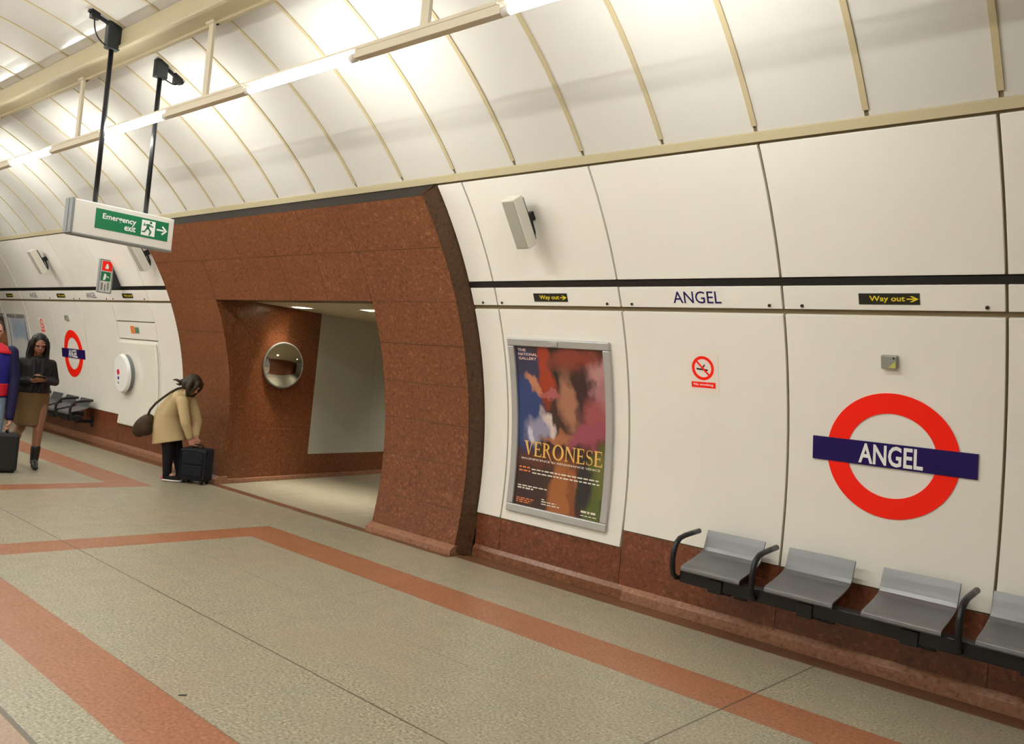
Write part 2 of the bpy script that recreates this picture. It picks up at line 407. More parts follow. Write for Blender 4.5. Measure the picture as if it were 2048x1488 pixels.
# ---- long beam under the vault, and the lighting rails hanging from it
YB = 3.04
mb = MB()
for yb in (3.05, 2*YC-3.05):
    s_ = 1 if yb > YC else -1
    zt = W(0, degrees(atan2(sqrt(R*R-(yb-YC)**2), abs(yb-YC)))).z
    y0, y1 = yb-.095, yb+.095
    mb.box(XL, XR, y0, y1, 4.235, zt+.02)
    mb.box(XL, XR, y0-.018, y0+.02, 4.215, 4.25); mb.box(XL, XR, y1-.02, y1+.018, 4.215, 4.25)
struct(mb.build('trim_6', M['cornice'], bevel=.004))
ZR, YR = 3.585, 3.12
PER, XT = 2.61, -5.755                                   # one lamp per 2.61 m; left end of the lamp next to the portal's top
def hung_rail(y, label, group=None):
    t_ = thing('light_rail', label, 'light fitting', (0, y, ZR))
    k = -3 if y > YC else -2
    for k in range(-3, 4):
        xa = XT + 1.345 + PER*k; xb = XT + PER*(k+1)
        b = MB(); b.box(xa, xb, -.028, .028, -.03, .025); b.box(xa+.02, xb-.02, -.034, .034, .02, .034); b.build('rail_cover', M['cream'], t_, bevel=.004)
        xm = (xa+xb)/2; b = MB(); b.box(xm-.035, xm+.035, -.012, .012, .034, 4.23-ZR); b.box(xm-.06, xm+.06, -.03, .03, 4.215-ZR, 4.234-ZR); b.build('hanger', M['cream'], t_)
    b = MB(); b.box(XT-PER*3, XT+PER*4, -.02, .02, .034, .05); b.build('wiring_trough', M['cream'], t_)
    return t_
hung_rail(YR, 'cream lighting rail on flat hangers carrying the visible row of tubes')
hung_rail(2*YC-YR, 'second cream lighting rail, hidden above the picture over the platform edge')
def lamp(x, y, label, group, lit=True):
    t_ = thing('fluorescent_tube', label, 'light', (x, y, ZR), 0, group)
    b = MB(); b.tube([(.03,0,-.012), (1.30,0,-.012)], .024, 14); b.build('tube', M['tube'] if lit else M['deadtube'], t_, smooth=True)
    for xx in (0, 1.28):
        b = MB(); b.tube([(xx,0,-.012), (xx+.05,0,-.012)], .027, 14); b.build('end_cap', M['endcap'], t_, smooth=True)
    return t_
names = {0: 'bright fluorescent tube on the rail above the left half of the granite portal',
         -1: 'fluorescent tube on the rail crossing behind the emergency exit sign poles',
         -2: 'small fluorescent tube on the rail farthest along the tunnel, left of the sign poles',
         1: 'fluorescent tube on the rail cut by the top edge, above the wall speaker'}
for k in range(-4, 2):
    lamp(XT+PER*k, YR, names.get(k, 'fluorescent tube on the visible rail but outside the picture'), 'fluorescent tubes on the visible rail')
lamp(XT+PER*2, YR, 'unlit fluorescent tube on the visible rail, beyond the top edge of the picture', 'fluorescent tubes on the visible rail', False)
for k in range(-4, 3):
    lamp(XT+PER*k, 2*YC-YR, 'fluorescent tube on the second rail above the platform edge, outside the picture', 'fluorescent tubes on the second rail')
# ================================================================ things on the wall
# ---- station roundels
def ring(mb, xc, tc, r0, r1, off, mi=0, n=64):
    vs = []; fs = []
    for i in range(n):
        q = 2*pi*i/n
        for rr in (r0, r1):
            for o in (off, -.001): vs.append(W(xc + rr*cos(q), tc + rr*sin(q)/ARC, o))
    for i in range(n):
        a = 4*i; b = 4*((i+1) % n)
        fs += [(a,a+2,b+2,b), (a+1,b+1,b+3,a+3), (a,b,b+1,a+1), (a+2,a+3,b+3,b+2)]
    mb.add(vs, fs, mi)
def disc(mb, xc, tc, r, off, mi=0, n=24):
    mb.add([W(xc + r*cos(2*pi*i/n), tc + r*sin(2*pi*i/n)/ARC, off) for i in range(n)], [tuple(range(n))], mi)
def wrel(t_, o): return rel(t_, o)
def roundel(xc, tc, label):
    t_ = thing('station_roundel', label, 'station sign', W(xc, tc), 0, 'station roundels on the wall')
    b = MB(); ring(b, xc, tc, .272, .402, .006); wrel(t_, b.build('ring', M['red'], None))
    b = MB(); b.curved(xc-.497, xc+.497, tc-1.14, tc+1.14, .012, 0); wrel(t_, b.build('name_bar', M['navy']))
    b = MB(); put_text(b, 'ANGEL', wall_fn(.0135), xc-.195, xc+.195, tc-.98, tc+.98, .022); wrel(t_, b.build('lettering', M['white']))
roundel(-1.742, 9.66, 'large red and blue roundel above the near bench')
roundel(-15.10, 9.75, 'small far roundel on the wall left of the help point')
# ---- frieze signs
def way_out(xc, label, far=False):
    t_ = thing('way_out_sign', label, 'direction sign', W(xc, 24.5), 0, 'way out signs along the frieze')
    h = .52
    b = MB(); b.curved(xc-.178, xc+.178, 24.5-h, 24.5+h, .004, 0); wrel(t_, b.build('plate', M['signblack']))
    b = MB(); f = wall_fn(.0055)
    put_text(b, 'Way out', f, xc-.113, xc+.095, 24.5-.36, 24.5+.30, .016); wrel(t_, b.build('lettering', M['yellow']))
    b = MB(); c_ = xc+.137; k = .45
    for pts in ([(-.032,-.055),(.012,-.055),(.012,.055),(-.032,.055)],
                [(.036,0),(.0,.30*k*2),(-.016,.30*k*2),(.016,0)], [(.036,0),(.016,0),(-.016,-.30*k*2),(.0,-.30*k*2)]):
        b.add([f(c_+x_, 24.5+y_) for x_, y_ in pts], [tuple(range(len(pts)))])
    wrel(t_, b.build('arrow', M['yellow']))
def frieze_name(xc, label):
    t_ = thing('frieze_name', label, 'station name', W(xc, 24.55), 0, 'station name lettering along the frieze')
    b = MB(); put_text(b, 'ANGEL', wall_fn(.002), xc-.193, xc+.193, 24.58-.66, 24.58+.66, .004); wrel(t_, b.build('lettering', M['navy']))
way_out(-1.745, 'black way out sign directly above the large roundel')
way_out(-4.415, 'black way out sign above the framed poster nearest the portal')
way_out(-12.51, 'tiny far way out sign above the help point')
way_out(-15.12, 'tiny far way out sign above the far roundel')
way_out(-17.70, 'tiny far way out sign at the left edge, above the far posters')
frieze_name(-3.06, 'dark blue station name above the no smoking sign on the near wall')
frieze_name(-13.84, 'small far station name between the help point and the far roundel')
frieze_name(-16.42, 'small far station name above the far no smoking sign')
# frieze screws
b = MB()
for xs in (-1.21, -2.29, -2.515, -3.62, -3.85, -4.97, -5.20, .08, -.99, -11.98, -13.05, -13.29, -14.36, -14.6, -15.67):
    p = W(xs, 23.78, 0); q = W(xs, 23.78, .008); b.tube([p, q], .011, 8)
o = b.build('trim_7', M['screw']); struct(o)
# ---- no smoking notices
M['nospink'] = mat('notice_backing', (.80,.70,.63), .4)
def no_smoking(xc, label):
    tc = 16.25; t_ = thing('no_smoking_sign', label, 'sign', W(xc, tc), 0, 'no smoking signs on the wall')
    b = MB(); b.curved(xc-.125, xc+.125, tc-2.2, tc+2.2, .002, 0); wrel(t_, b.build('plate', M['nospink']))
    b = MB(); rc = tc+.55; ring(b, xc, rc, .068, .09, .0035, 0, 32)
    q = [(-.058,.050),(-.048,.060),(.058,-.050),(.048,-.060)]
    b.add([W(xc+x_, rc+y_/ARC, .0042) for x_, y_ in q], [(0,1,2,3)]); wrel(t_, b.build('ban_ring', M['red']))
    b = MB(); f = lambda x_, y_: W(xc+x_, rc+y_/ARC, .003)
    b.add([f(-.052,-.012), f(.04,-.02), f(.04,-.008), f(-.052,0)], [(0,1,2,3)])
    b.add([f(-.01,.0), f(.0,-.002), f(.02,.02), f(.012,.03)], [(0,1,2,3)]); wrel(t_, b.build('cigarette', M['signblack']))
    b = MB(); b.curved(xc-.098, xc+.098, tc-1.62, tc-.98, .0035, 0); wrel(t_, b.build('red_strip', M['red']))
    b = MB(); put_text(b, 'No smoking', wall_fn(.0045), xc-.08, xc+.08, tc-1.46, tc-1.12, .01); wrel(t_, b.build('lettering', M['white']))
no_smoking(-3.06, 'red and white no smoking sign between the poster and the near roundel')
no_smoking(-16.40, 'tiny no smoking sign between the far posters and the far roundel')
# ---- small grey boxes above the roundels
def small_box(xc, tc, label):
    t_ = thing('wall_box', label, 'wall box', W(xc, tc), 0, 'small grey boxes above the roundels')
    b = MB(); b.curved(xc-.047, xc+.047, tc-.62, tc+.62, .035, 0); wrel(t_, b.build('casing', M['greybox'], bevel=.004))
    b = MB(); f = wall_fn(.0365); b.add([f(xc-.005, tc-.5), f(xc+.04, tc-.5), f(xc+.04, tc+.15)], [(0,1,2)]); wrel(t_, b.build('sticker', M['olive']))
    b = MB(); disc(b, xc+.03, tc+.42, .007, .0366); wrel(t_, b.build('keyhole', M['signblack']))
small_box(-1.748, 18.63, 'small grey box on the wall above the large near roundel')
small_box(-15.12, 18.85, 'small dark box on the wall above the far roundel')
# ---- column speakers on brackets
M['spkgrille'] = mat('speaker_grille_shaded', (.34,.325,.27), .55); M['spkside'] = mat('speaker_side', (.66,.63,.55), .4)  # grille tone includes the shade on its downward-facing front
def speaker(xc, tc, label):
    t_ = thing('wall_speaker', label, 'loudspeaker', W(xc, tc), 0, 'column speakers on the upper wall')
    n_ = (W(xc, tc, 1) - W(xc, tc)).normalized(); tg = (W(xc, tc+1) - W(xc, tc)).normalized(); ex = Vector((1,0,0))
    P = lambda x_, s_, d_: W(xc, tc) + ex*x_ + tg*s_ + n_*d_
    def blk(x0, x1, s0, s1, d0, d1): return [P(x0,s0,d0), P(x1,s0,d0), P(x1,s1,d0), P(x0,s1,d0), P(x0,s0,d1), P(x1,s0,d1), P(x1,s1,d1), P(x0,s1,d1)]
    b = MB(); b.hexa(blk(-.07, .07, -.205, .205, .09, .195)); wrel(t_, b.build('casing', M['spkside'], bevel=.006))
    b = MB(); b.hexa(blk(-.058, .058, -.195, .195, .19, .2)); wrel(t_, b.build('grille', M['spkgrille'], bevel=.003))
    b = MB(); b.hexa(blk(.01, .06, -.17, .18, .072, .092)); wrel(t_, b.build('back_plate', M['blackmetal'], bevel=.004))
    b = MB(); b.hexa(blk(.0, .05, -.035, .035, .0, .075)); b.tube([P(.03,-.03,.04), P(.035,-.12,.05), P(.04,-.17,.08)], .014, 8); wrel(t_, b.build('bracket', M['blackmetal'], bevel=.003))
speaker(-4.42, 34.8, 'grey column speaker on the upper wall right of the portal')
speaker(-15.02, 34.2, 'small far column speaker on the upper wall near the left edge')
speaker(-11.28, 33.9, 'small far column speaker behind the exit sign beside the portal')
# ---- framed posters
def poster_frame(xc, label, pic, art=None, w=.545, t0=-3.7, t1=19.2):
    t_ = thing('poster_frame', label, 'poster', W(xc, 8), 0, 'framed posters along the wall')
    fw = .068; fa = fw/ARC
    b = MB()
    b.curved(xc-w, xc+w, t0, t0+fa, .03, 0); b.curved(xc-w, xc+w, t1-fa, t1, .03, 0)
    b.curved(xc-w, xc-w+fw, t0+fa, t1-fa, .03, 0); b.curved(xc+w-fw, xc+w, t0+fa, t1-fa, .03, 0)
    wrel(t_, b.build('frame', M['silver'], bevel=.008))
    # printed sheet with UVs
    n = 24; me = bpy.data.meshes.new('poster_sheet'); vs = []; fs = []; uvs = []
    a0, a1 = t0+fa, t1-fa; x0, x1 = xc-w+fw, xc+w-fw
    for i in range(n+1):
        for x in (x0, x1): vs.append(W(x, a0+(a1-a0)*i/n, .008))
    for i in range(n): fs.append((2*i, 2*i+1, 2*i+3, 2*i+2))
    me.from_pydata(vs, [], fs); ul = me.uv_layers.new(name='UVMap')
    for p in me.polygons:
        for li in p.loop_indices:
            vi = me.loops[li].vertex_index; ul.data[li].uv = (vi % 2, (vi//2)/n)
    me.materials.append(pic); o = bpy.data.objects.new('poster_sheet', me); COL.objects.link(o); wrel(t_, o)
    if art:
        fn = lambda u, v: W(x0+(x1-x0)*u, a0+(a1-a0)*v, .0098)
        art(t_, fn)
    b = MB(); b.curved(xc-.06, xc+.03, t1-fa*.8, t1-fa*.2, .042, .028); wrel(t_, b.build('clip', M['silver'], bevel=.003))
    return t_
def blobs(name, base, items, warp=.10, rough=.25, detail=.5):
    """a generic painterly print: soft patches of ink (cx, cy, rx, ry, colour, softness)"""
    m = mat(name, base, rough, coat=.25); t = NT(m); t.uv(); v = t.tc.outputs['UV']
    nz = t.n('ShaderNodeTexNoise'); nz.inputs['Scale'].default_value = 7; nz.inputs['Detail'].default_value = 6; t.link(v, nz.inputs['Vector'])
    sub = t.n('ShaderNodeVectorMath', operation='SUBTRACT'); t.link(nz.outputs['Color'], sub.inputs[0]); sub.inputs[1].default_value = (.5,.5,.5)
    sc = t.n('ShaderNodeVectorMath', operation='SCALE'); t.link(sub.outputs[0], sc.inputs[0]); sc.inputs['Scale'].default_value = warp*2.2
    ad = t.n('ShaderNodeVectorMath', operation='ADD'); t.link(v, ad.inputs[0]); t.link(sc.outputs[0], ad.inputs[1])
    sep = t.n('ShaderNodeSeparateXYZ'); t.link(ad.outputs[0], sep.inputs[0]); U, V = sep.outputs[0], sep.outputs[1]
    c = base
    for (cx, cy, rx, ry, col, soft, ang) in items:
        ca, sa = cos(radians(ang)), sin(radians(ang))
        du = t.math('SUBTRACT', U, cx); dv = t.math('SUBTRACT', V, cy)
        soft *= .6; dv2 = t.math('MULTIPLY', dv, 1.7)                       # sheet is taller than wide
        p = t.math('DIVIDE', t.math('ADD', t.math('MULTIPLY', du, ca), t.math('MULTIPLY', dv2, sa)), rx)
        q = t.math('DIVIDE', t.math('SUBTRACT', t.math('MULTIPLY', dv2, ca), t.math('MULTIPLY', du, sa)), ry*1.7)
        d = t.math('SQRT', t.math('ADD', t.math('MULTIPLY', p, p), t.math('MULTIPLY', q, q)))
        f = t.math('DIVIDE', t.math('SUBTRACT', 1+soft, d), 2*soft, True)
        c = t.mix(f, c, col)
    t.put(t.b.inputs['Base Color'], c)
    return m
pic1 = blobs('abstract_print', (.045,.018,.014), [
    (.08,.62,.22,.26,(.022,.045,.16),.35,0), (.12,.88,.25,.10,(.03,.03,.07),.4,0), (.36,.86,.10,.20,(.32,.035,.012),.4,0), (.47,.90,.07,.16,(.022,.016,.014),.4,0),
    (.68,.92,.30,.07,(.22,.04,.025),.6,0), (.95,.83,.16,.10,(.42,.20,.20),.5,0), (.97,.70,.12,.12,(.36,.15,.16),.5,0), (.60,.66,.10,.17,(.36,.15,.09),.6,10), (.76,.72,.10,.18,(.04,.015,.018),.5,0),
    (.88,.57,.13,.14,(.30,.07,.075),.5,0), (.78,.475,.22,.055,(.29,.06,.09),.5,25), (.22,.75,.11,.035,(.46,.18,.10),.4,-40), (.38,.71,.14,.025,(.36,.09,.09),.4,-8),
    (.36,.53,.06,.10,(.62,.50,.46),.4,20), (.22,.49,.14,.075,(.27,.25,.36),.5,35), (.16,.46,.05,.03,(.55,.52,.62),.6,0), (.46,.44,.16,.03,(.36,.13,.06),.5,8),
    (.40,.30,.45,.05,(.10,.028,.018),.6,0), (.90,.15,.10,.24,(.085,.11,.022),.35,0), (.98,.30,.08,.12,(.13,.13,.03),.5,0), (.56,.12,.16,.22,(.33,.105,.03),.3,-6), (.66,.08,.04,.20,(.22,.06,.02),.4,10),
    (.78,.20,.09,.16,(.022,.018,.020),.4,0), (.12,.12,.20,.12,(.04,.016,.018),.5,0)])
M['gold'] = mat('title_gold', (.78,.44,.10), .35); M['goldpale'] = mat('title_pale', (.80,.60,.40), .35)
M['pinkink'] = mat('pale_pink_ink', (.70,.46,.42), .4); M['orangeink'] = mat('orange_ink', (.75,.20,.05), .4); M['paleink'] = mat('pale_ink', (.72,.66,.56), .4)
def serif_word(b, s, fn, x0, x1, y0, y1):
    """roman capitals with bracketed serifs, each letter fitted to its own box"""
    wid = {'V':1.0,'E':.78,'R':.95,'O':1.15,'N':1.1,'S':.72}; gap = .10
    tot = sum(wid[c] for c in s) + gap*(len(s)-1); k = (x1-x0)/tot; x = x0
    def poly(pts): b.add([fn(px, py) for px, py in pts], [tuple(range(len(pts)))])
    for c in s:
        w = wid[c]*k; X_ = lambda u: x + w*u; Y_ = lambda v: y0 + (y1-y0)*v
        P = lambda *q: poly([(X_(u), Y_(v)) for u, v in q])
        if c == 'E':
            P((.10,0),(.34,0),(.34,1),(.10,1)); P((0,.0),(1,0),(.97,.07),(0,.06)); P((0,.94),(.93,.93),(.90,1),(0,1)); P((.34,.47),(.74,.47),(.74,.54),(.34,.54))
            P((.88,.05),(1,0),(1,.24),(.95,.24)); P((.83,.95),(.90,1),(.93,.78),(.88,.78)); P((.70,.38),(.75,.38),(.75,.63),(.70,.63))
        elif c == 'V':
            P((.08,1),(.34,1),(.60,.12),(.50,0)); P((.50,0),(.56,.05),(.90,1),(.80,1)); P((0,.94),(.44,.94),(.44,1),(0,1)); P((.68,.94),(1,.94),(1,1),(.68,1))
        elif c == 'N':
            P((.10,0),(.18,0),(.18,1),(.10,1)); P((.82,0),(.90,0),(.90,1),(.82,1)); P((.06,1),(.32,1),(.90,.02),(.82,0)); P((0,0),(.30,0),(.30,.06),(0,.06)); P((.70,.94),(1,.94),(1,1),(.70,1))
        elif c == 'R':
            P((.10,0),(.30,0),(.30,1),(.10,1)); P((0,0),(.42,0),(.42,.06),(0,.06)); P((0,.94),(.3,.94),(.3,1),(0,1))
            n = 14; o_ = [(.30+.46*sin(pi*i/n), .75+.25*cos(pi*i/n)) for i in range(n+1)]; i_ = [(.30+.26*sin(pi*i/n), .75+.18*cos(pi*i/n)) for i in range(n+1)]
            for i in range(n): P(o_[i], o_[i+1], i_[i+1], i_[i])
            P((.40,.50),(.60,.54),(.98,-.18),(1.12,-.30)); P((.98,-.18),(1.12,-.30),(1.34,-.33),(1.20,-.26))
        elif c == 'O':
            n = 28
            for i in range(n):
                q0, q1 = 2*pi*i/n, 2*pi*(i+1)/n
                P((.5+.5*cos(q0), .5+.53*sin(q0)), (.5+.5*cos(q1), .5+.53*sin(q1)), (.5+.31*cos(q1), .5+.45*sin(q1)), (.5+.31*cos(q0), .5+.45*sin(q0)))
        elif c == 'S':
            n = 22; cl = []
            for i in range(n+1):
                a = i/n
                if a < .5: q = radians(40 + 230*(a/.5)); cl.append((.5+.36*cos(q), .74+.23*sin(q)))
                else: q = radians(90 - 230*((a-.5)/.5)); cl.append((.5+.38*cos(q), .26+.24*sin(q)))
            for i in range(n):
                (ax, ay), (bx, by) = cl[i], cl[i+1]; L = sqrt((bx-ax)**2+(by-ay)**2)+1e-6; nx, ny = -(by-ay)/L, (bx-ax)/L
                tw = lambda a_: .035+.085*math.exp(-((a_-.5)/.2)**2)
                h0, h1 = tw(i/n), tw((i+1)/n)
                P((ax-nx*h0, ay-ny*h0*.6), (bx-nx*h1, by-ny*h1*.6), (bx+nx*h1, by+ny*h1*.6), (ax+nx*h0, ay+ny*h0*.6))
            P((.80,.78),(.86,.78),(.86,1),(.80,.96)); P((.12,0),(.18,.04),(.18,.24),(.12,.24))
        x += w + gap*k
def art1(t_, fn):
    b = MB(); serif_word(b, 'VERONESE', fn, .075, .965, .315, .405); wrel(t_, b.build('title', M['gold']))
    b = MB(); put_text(b, 'MAGNIFICENCE IN RENAISSANCE VENICE', fn, .05, .95, .288, .300, .012); wrel(t_, b.build('subtitle', M['paleink']))
    b = MB(); 
    for k, s in enumerate(('THE', 'NATIONAL', 'GALLERY')): put_text(b, s, fn, .035, (.13, .26, .25)[k], .965-.026*k, .982-.026*k, .02)
    wrel(t_, b.build('emblem', M['pinkink']))
    rnd = random.Random(3)
    def lines(x0, x1, y, h, b):                        # lines of print too small to read
        x = x0
        while x < x1:
            w = rnd.uniform(.02, .06); b.add([fn(x, y), fn(min(x+w, x1), y), fn(min(x+w, x1), y+h), fn(x, y+h)], [(0,1,2,3)]); x += w + .012
    for nm, mk, rows in (('red_print', 'orangeink', [(.03,.17,.233,.010),(.03,.17,.212,.010)]), ('red_print', 'orangeink', [(.03,.22,.030,.006),(.03,.24,.042,.006),(.03,.2,.018,.006)]),
                         ('pale_print', 'paleink', [(.18,.95,.228,.008),(.19,.95,.207,.008)]), ('pale_print', 'paleink', [(.03,.38,.120,.007),(.03,.22,.104,.009)]),
                         ('pale_print', 'paleink', [(.33,.55,.030,.006),(.33,.50,.045,.006),(.33,.36,.058,.006)]), ('pale_print', 'paleink', [(.78,.95,.035,.012),(.78,.95,.016,.005)])):
        b = MB()
        for r_ in rows: lines(*r_, b)
        wrel(t_, b.build(nm, M[mk]))
poster_frame(-4.415, 'silver framed poster with gold serif title right of the portal', pic1, art1)
pic2 = blobs('pale_blue_print', (.62,.68,.72), [(.5,.8,.7,.16,(.42,.52,.66),.6,0), (.5,.62,.6,.10,(.70,.72,.72),.6,0), (.5,.15,.7,.2,(.45,.42,.38),.5,0)], .06)
poster_frame(-17.66, 'silver framed pale blue poster behind the woman in the black jacket', pic2, None, .50)
pic3 = blobs('dark_orange_print', (.05,.03,.025), [(.6,.93,.5,.06,(.12,.09,.08),.5,0), (.75,.68,.30,.12,(.55,.22,.10),.5,0), (.8,.55,.25,.08,(.50,.10,.04),.5,0), (.4,.2,.5,.2,(.10,.03,.03),.5,0)], .08)
poster_frame(-18.83, 'dark framed poster cut off by the left edge of the picture', pic3, None, .50)
# ---- help point: glossy cover panel, oval unit, notice
M['gloss'] = m_enamel('gloss_cream', (.80,.77,.69), .12)
b = MB(); b.curved(-13.14, -11.90, -4.9, 14.1, .035, 0); tag(b.build('cover_panel', M['gloss'], bevel=.02), 'glossy cream cover panel on the wall behind the oval help point', 'wall panel')
M['pale'] = mat('help_white', (.86,.86,.84), .25); M['helpblue'] = mat('help_blue', (.05,.06,.30), .4); M['helpred'] = mat('help_red', (.65,.03,.05), .4)
hx, ht = -12.88, 6.9
t_ = thing('help_point', 'white oval help point with a red button on the glossy panel', 'help point', W(hx, ht, .035))
def oval(b, rx, rs, o0, o1, n=36, mi=0, taper=1.0):
    vs = [W(hx+rx*cos(2*pi*i/n), ht+rs*sin(2*pi*i/n)/ARC, o0) for i in range(n)] + [W(hx+rx*taper*cos(2*pi*i/n), ht+rs*taper*sin(2*pi*i/n)/ARC, o1) for i in range(n)]
    b.add(vs, [tuple(range(n)), tuple(range(2*n-1, n-1, -1))] + [(i, (i+1)%n, n+(i+1)%n, n+i) for i in range(n)], mi)
b = MB(); oval(b, .25, .29, .035, .10, taper=.93); wrel(t_, b.build('back_box', M['grey'], bevel=.004))
b = MB(); oval(b, .27, .31, .10, .15, taper=.94); wrel(t_, b.build('fascia', M['pale'], bevel=.008))
for nm, mm, du, dv, r_ in (('red_button', M['helpred'], -.06, .02, .045), ('blue_button', M['helpblue'], -.06, -.075, .026), ('small_button', M['grey'], -.06, -.15, .016)):
    b = MB(); vs = []; n = 20
    for o_ in (.15, .16): vs += [W(hx+du+r_*cos(2*pi*i/n), ht+(dv+r_*sin(2*pi*i/n))/ARC, o_) for i in range(n)]
    b.add(vs, [tuple(range(n)), tuple(range(2*n-1, n-1, -1))] + [(i, (i+1)%n, n+(i+1)%n, n+i) for i in range(n)]); wrel(t_, b.build(nm, mm))
f = lambda u, v: W(hx+u, ht+v/ARC, .152)
for (x0, x1, y0) in ((-.13, .13, .145), (0, .05, .02), (0, .05, -.075), (0, .05, -.15)):
    b = MB(); b.add([f(x0,y0), f(x1,y0), f(x1,y0+.018), f(x0,y0+.018)], [(0,1,2,3)]); wrel(t_, b.build('printed_line', M['grey']))
M['orange'] = mat('notice_orange', (.75,.22,.06), .4); M['dullgreen'] = mat('notice_green', (.12,.22,.12), .4)
t_ = thing('fire_notice', 'small orange and green notice on the panel above the help point', 'sign', W(-12.55, 16.75))
b = MB(); b.curved(-12.71, -12.40, 15.75, 17.75, .003, 0); wrel(t_, b.build('plate', M['housing']))
b = MB(); b.curved(-12.70, -12.56, 16.0, 17.7, .005, 0); wrel(t_, b.build('orange_patch', M['orange']))
b = MB(); b.curved(-12.55, -12.42, 16.1, 17.4, .005, 0); wrel(t_, b.build('green_patch', M['dullgreen']))
# ---- red and green sign projecting from the wall
t_ = thing('projecting_sign', 'narrow red, green and white sign projecting from the far wall', 'sign', (-12.6, 4.955, 2.585))
def yzbox(b, y0, y1, z0, z1, x0, x1): b.box(x0, x1, y0, y1, z0, z1)
b = MB(); yzbox(b, 4.866, 5.042, 2.35, 2.82, -12.66, -12.61); rel(t_, b.build('plate', M['housing'], bevel=.004))
b = MB(); 
for q in ((4.858,4.872,2.342,2.828), (5.036,5.05,2.342,2.828), (4.872,5.036,2.342,2.356), (4.872,5.036,2.814,2.828)): yzbox(b, *q, -12.665, -12.60)
rel(t_, b.build('frame', M['grey']))
b = MB(); yzbox(b, 4.892, 5.03, 2.665, 2.805, -12.611, -12.606); rel(t_, b.build('red_panel', M['red']))
b = MB(); yzbox(b, 4.885, 5.02, 2.515, 2.65, -12.611, -12.606); rel(t_, b.build('green_panel', M['green']))
fz = lambda y, z: Vector((-12.6045, y, z))
b = MB()
for pts in ([(4.93,2.70),(4.975,2.69),(4.985,2.72),(4.965,2.775),(4.945,2.755),(4.94,2.73)], [(4.915,2.53),(4.945,2.53),(4.96,2.57),(4.955,2.62),(4.93,2.62)], [(4.965,2.575),(5.0,2.565),(5.0,2.58),(4.965,2.59)]):
    b.add([fz(*p) for p in pts], [tuple(range(len(pts)))])
rel(t_, b.build('pictogram', M['white']))
b = MB()
for (y0, y1, z0, z1) in ((4.895,4.925,2.38,2.49), (4.945,4.965,2.37,2.47), (4.985,5.01,2.39,2.5)): yzbox(b, y0, y1, z0, z1, -12.611, -12.607)
rel(t_, b.build('grey_marks', M['grey']))
b = MB(); P_ = [(-12.65, 5.05, 2.76), (-12.65, W(0,30.2).y, W(0,30.2).z), (-12.65, W(0,26.3).y, W(0,26.3).z), (-12.65, 5.05, 2.41)]
b.prism(P_, (.03,0,0)); rel(t_, b.build('bracket', M['darkgrey']))
# ---- hanging emergency exit sign
t_ = thing('exit_sign', 'hanging emergency exit sign on two dark poles with a green panel', 'exit sign', (-7.78, 3.14, 2.55))
XS = -7.70
b = MB(); b.box(-7.845, XS, 2.705, 3.59, 2.535, 2.83); rel(t_, b.build('housing', M['housing'], bevel=.006))
b = MB(); b.box(-7.86, XS+.004, 2.685, 2.708, 2.53, 2.835); b.box(-7.80, -7.765, 2.68, 2.69, 2.54, 2.825); rel(t_, b.build('end_panel', M['endgrey'], bevel=.003))
b = MB(); b.box(-7.85, XS+.003, 2.70, 3.595, 2.523, 2.536); rel(t_, b.build('bottom_rail', M['endgrey']))
b = MB(); b.box(XS-.002, XS+.002, 2.885, 3.54, 2.61, 2.785); rel(t_, b.build('green_panel', M['green']))
fs_ = lambda y, z: Vector((XS+.0035, y, z))
b = MB(); put_text(b, 'Emergency', fs_, 2.945, 3.24, 2.688, 2.752, .02); put_text(b, 'exit', fs_, 3.14, 3.24, 2.636, 2.69, .02); rel(t_, b.build('lettering', M['white']))
b = MB(); b.box(XS, XS+.0035, 3.29, 3.415, 2.63, 2.768); rel(t_, b.build('pictogram_panel', M['white']))
b = MB(); fs2 = lambda y, z: Vector((XS+.0048, y, z))
b.add([fs2(3.372+.012*cos(2*pi*i/12), 2.752+.012*sin(2*pi*i/12)) for i in range(12)], [tuple(range(12))])
for pts in ([(3.335,2.735),(3.362,2.738),(3.358,2.69),(3.335,2.69)], [(3.335,2.70),(3.35,2.70),(3.322,2.655),(3.295,2.655),(3.295,2.667),(3.315,2.667)], [(3.345,2.70),(3.36,2.70),(3.385,2.67),(3.37,2.635),(3.357,2.635),(3.367,2.668)],
            [(3.338,2.735),(3.332,2.722),(3.305,2.712),(3.312,2.745),(3.318,2.745),(3.315,2.724)], [(3.36,2.735),(3.36,2.72),(3.395,2.71),(3.398,2.72)]):
    b.add([fs2(*p) for p in pts], [tuple(range(len(pts)))])
rel(t_, b.build('running_figure', M['green']))
b = MB()
for pts in ([(3.43,2.696),(3.50,2.696),(3.50,2.71),(3.43,2.71)], [(3.53,2.703),(3.487,2.745),(3.475,2.735),(3.508,2.703)], [(3.53,2.703),(3.508,2.703),(3.475,2.671),(3.487,2.661)]):
    b.add([fs_(*p) for p in pts], [tuple(range(len(pts)))])
rel(t_, b.build('arrow', M['white']))
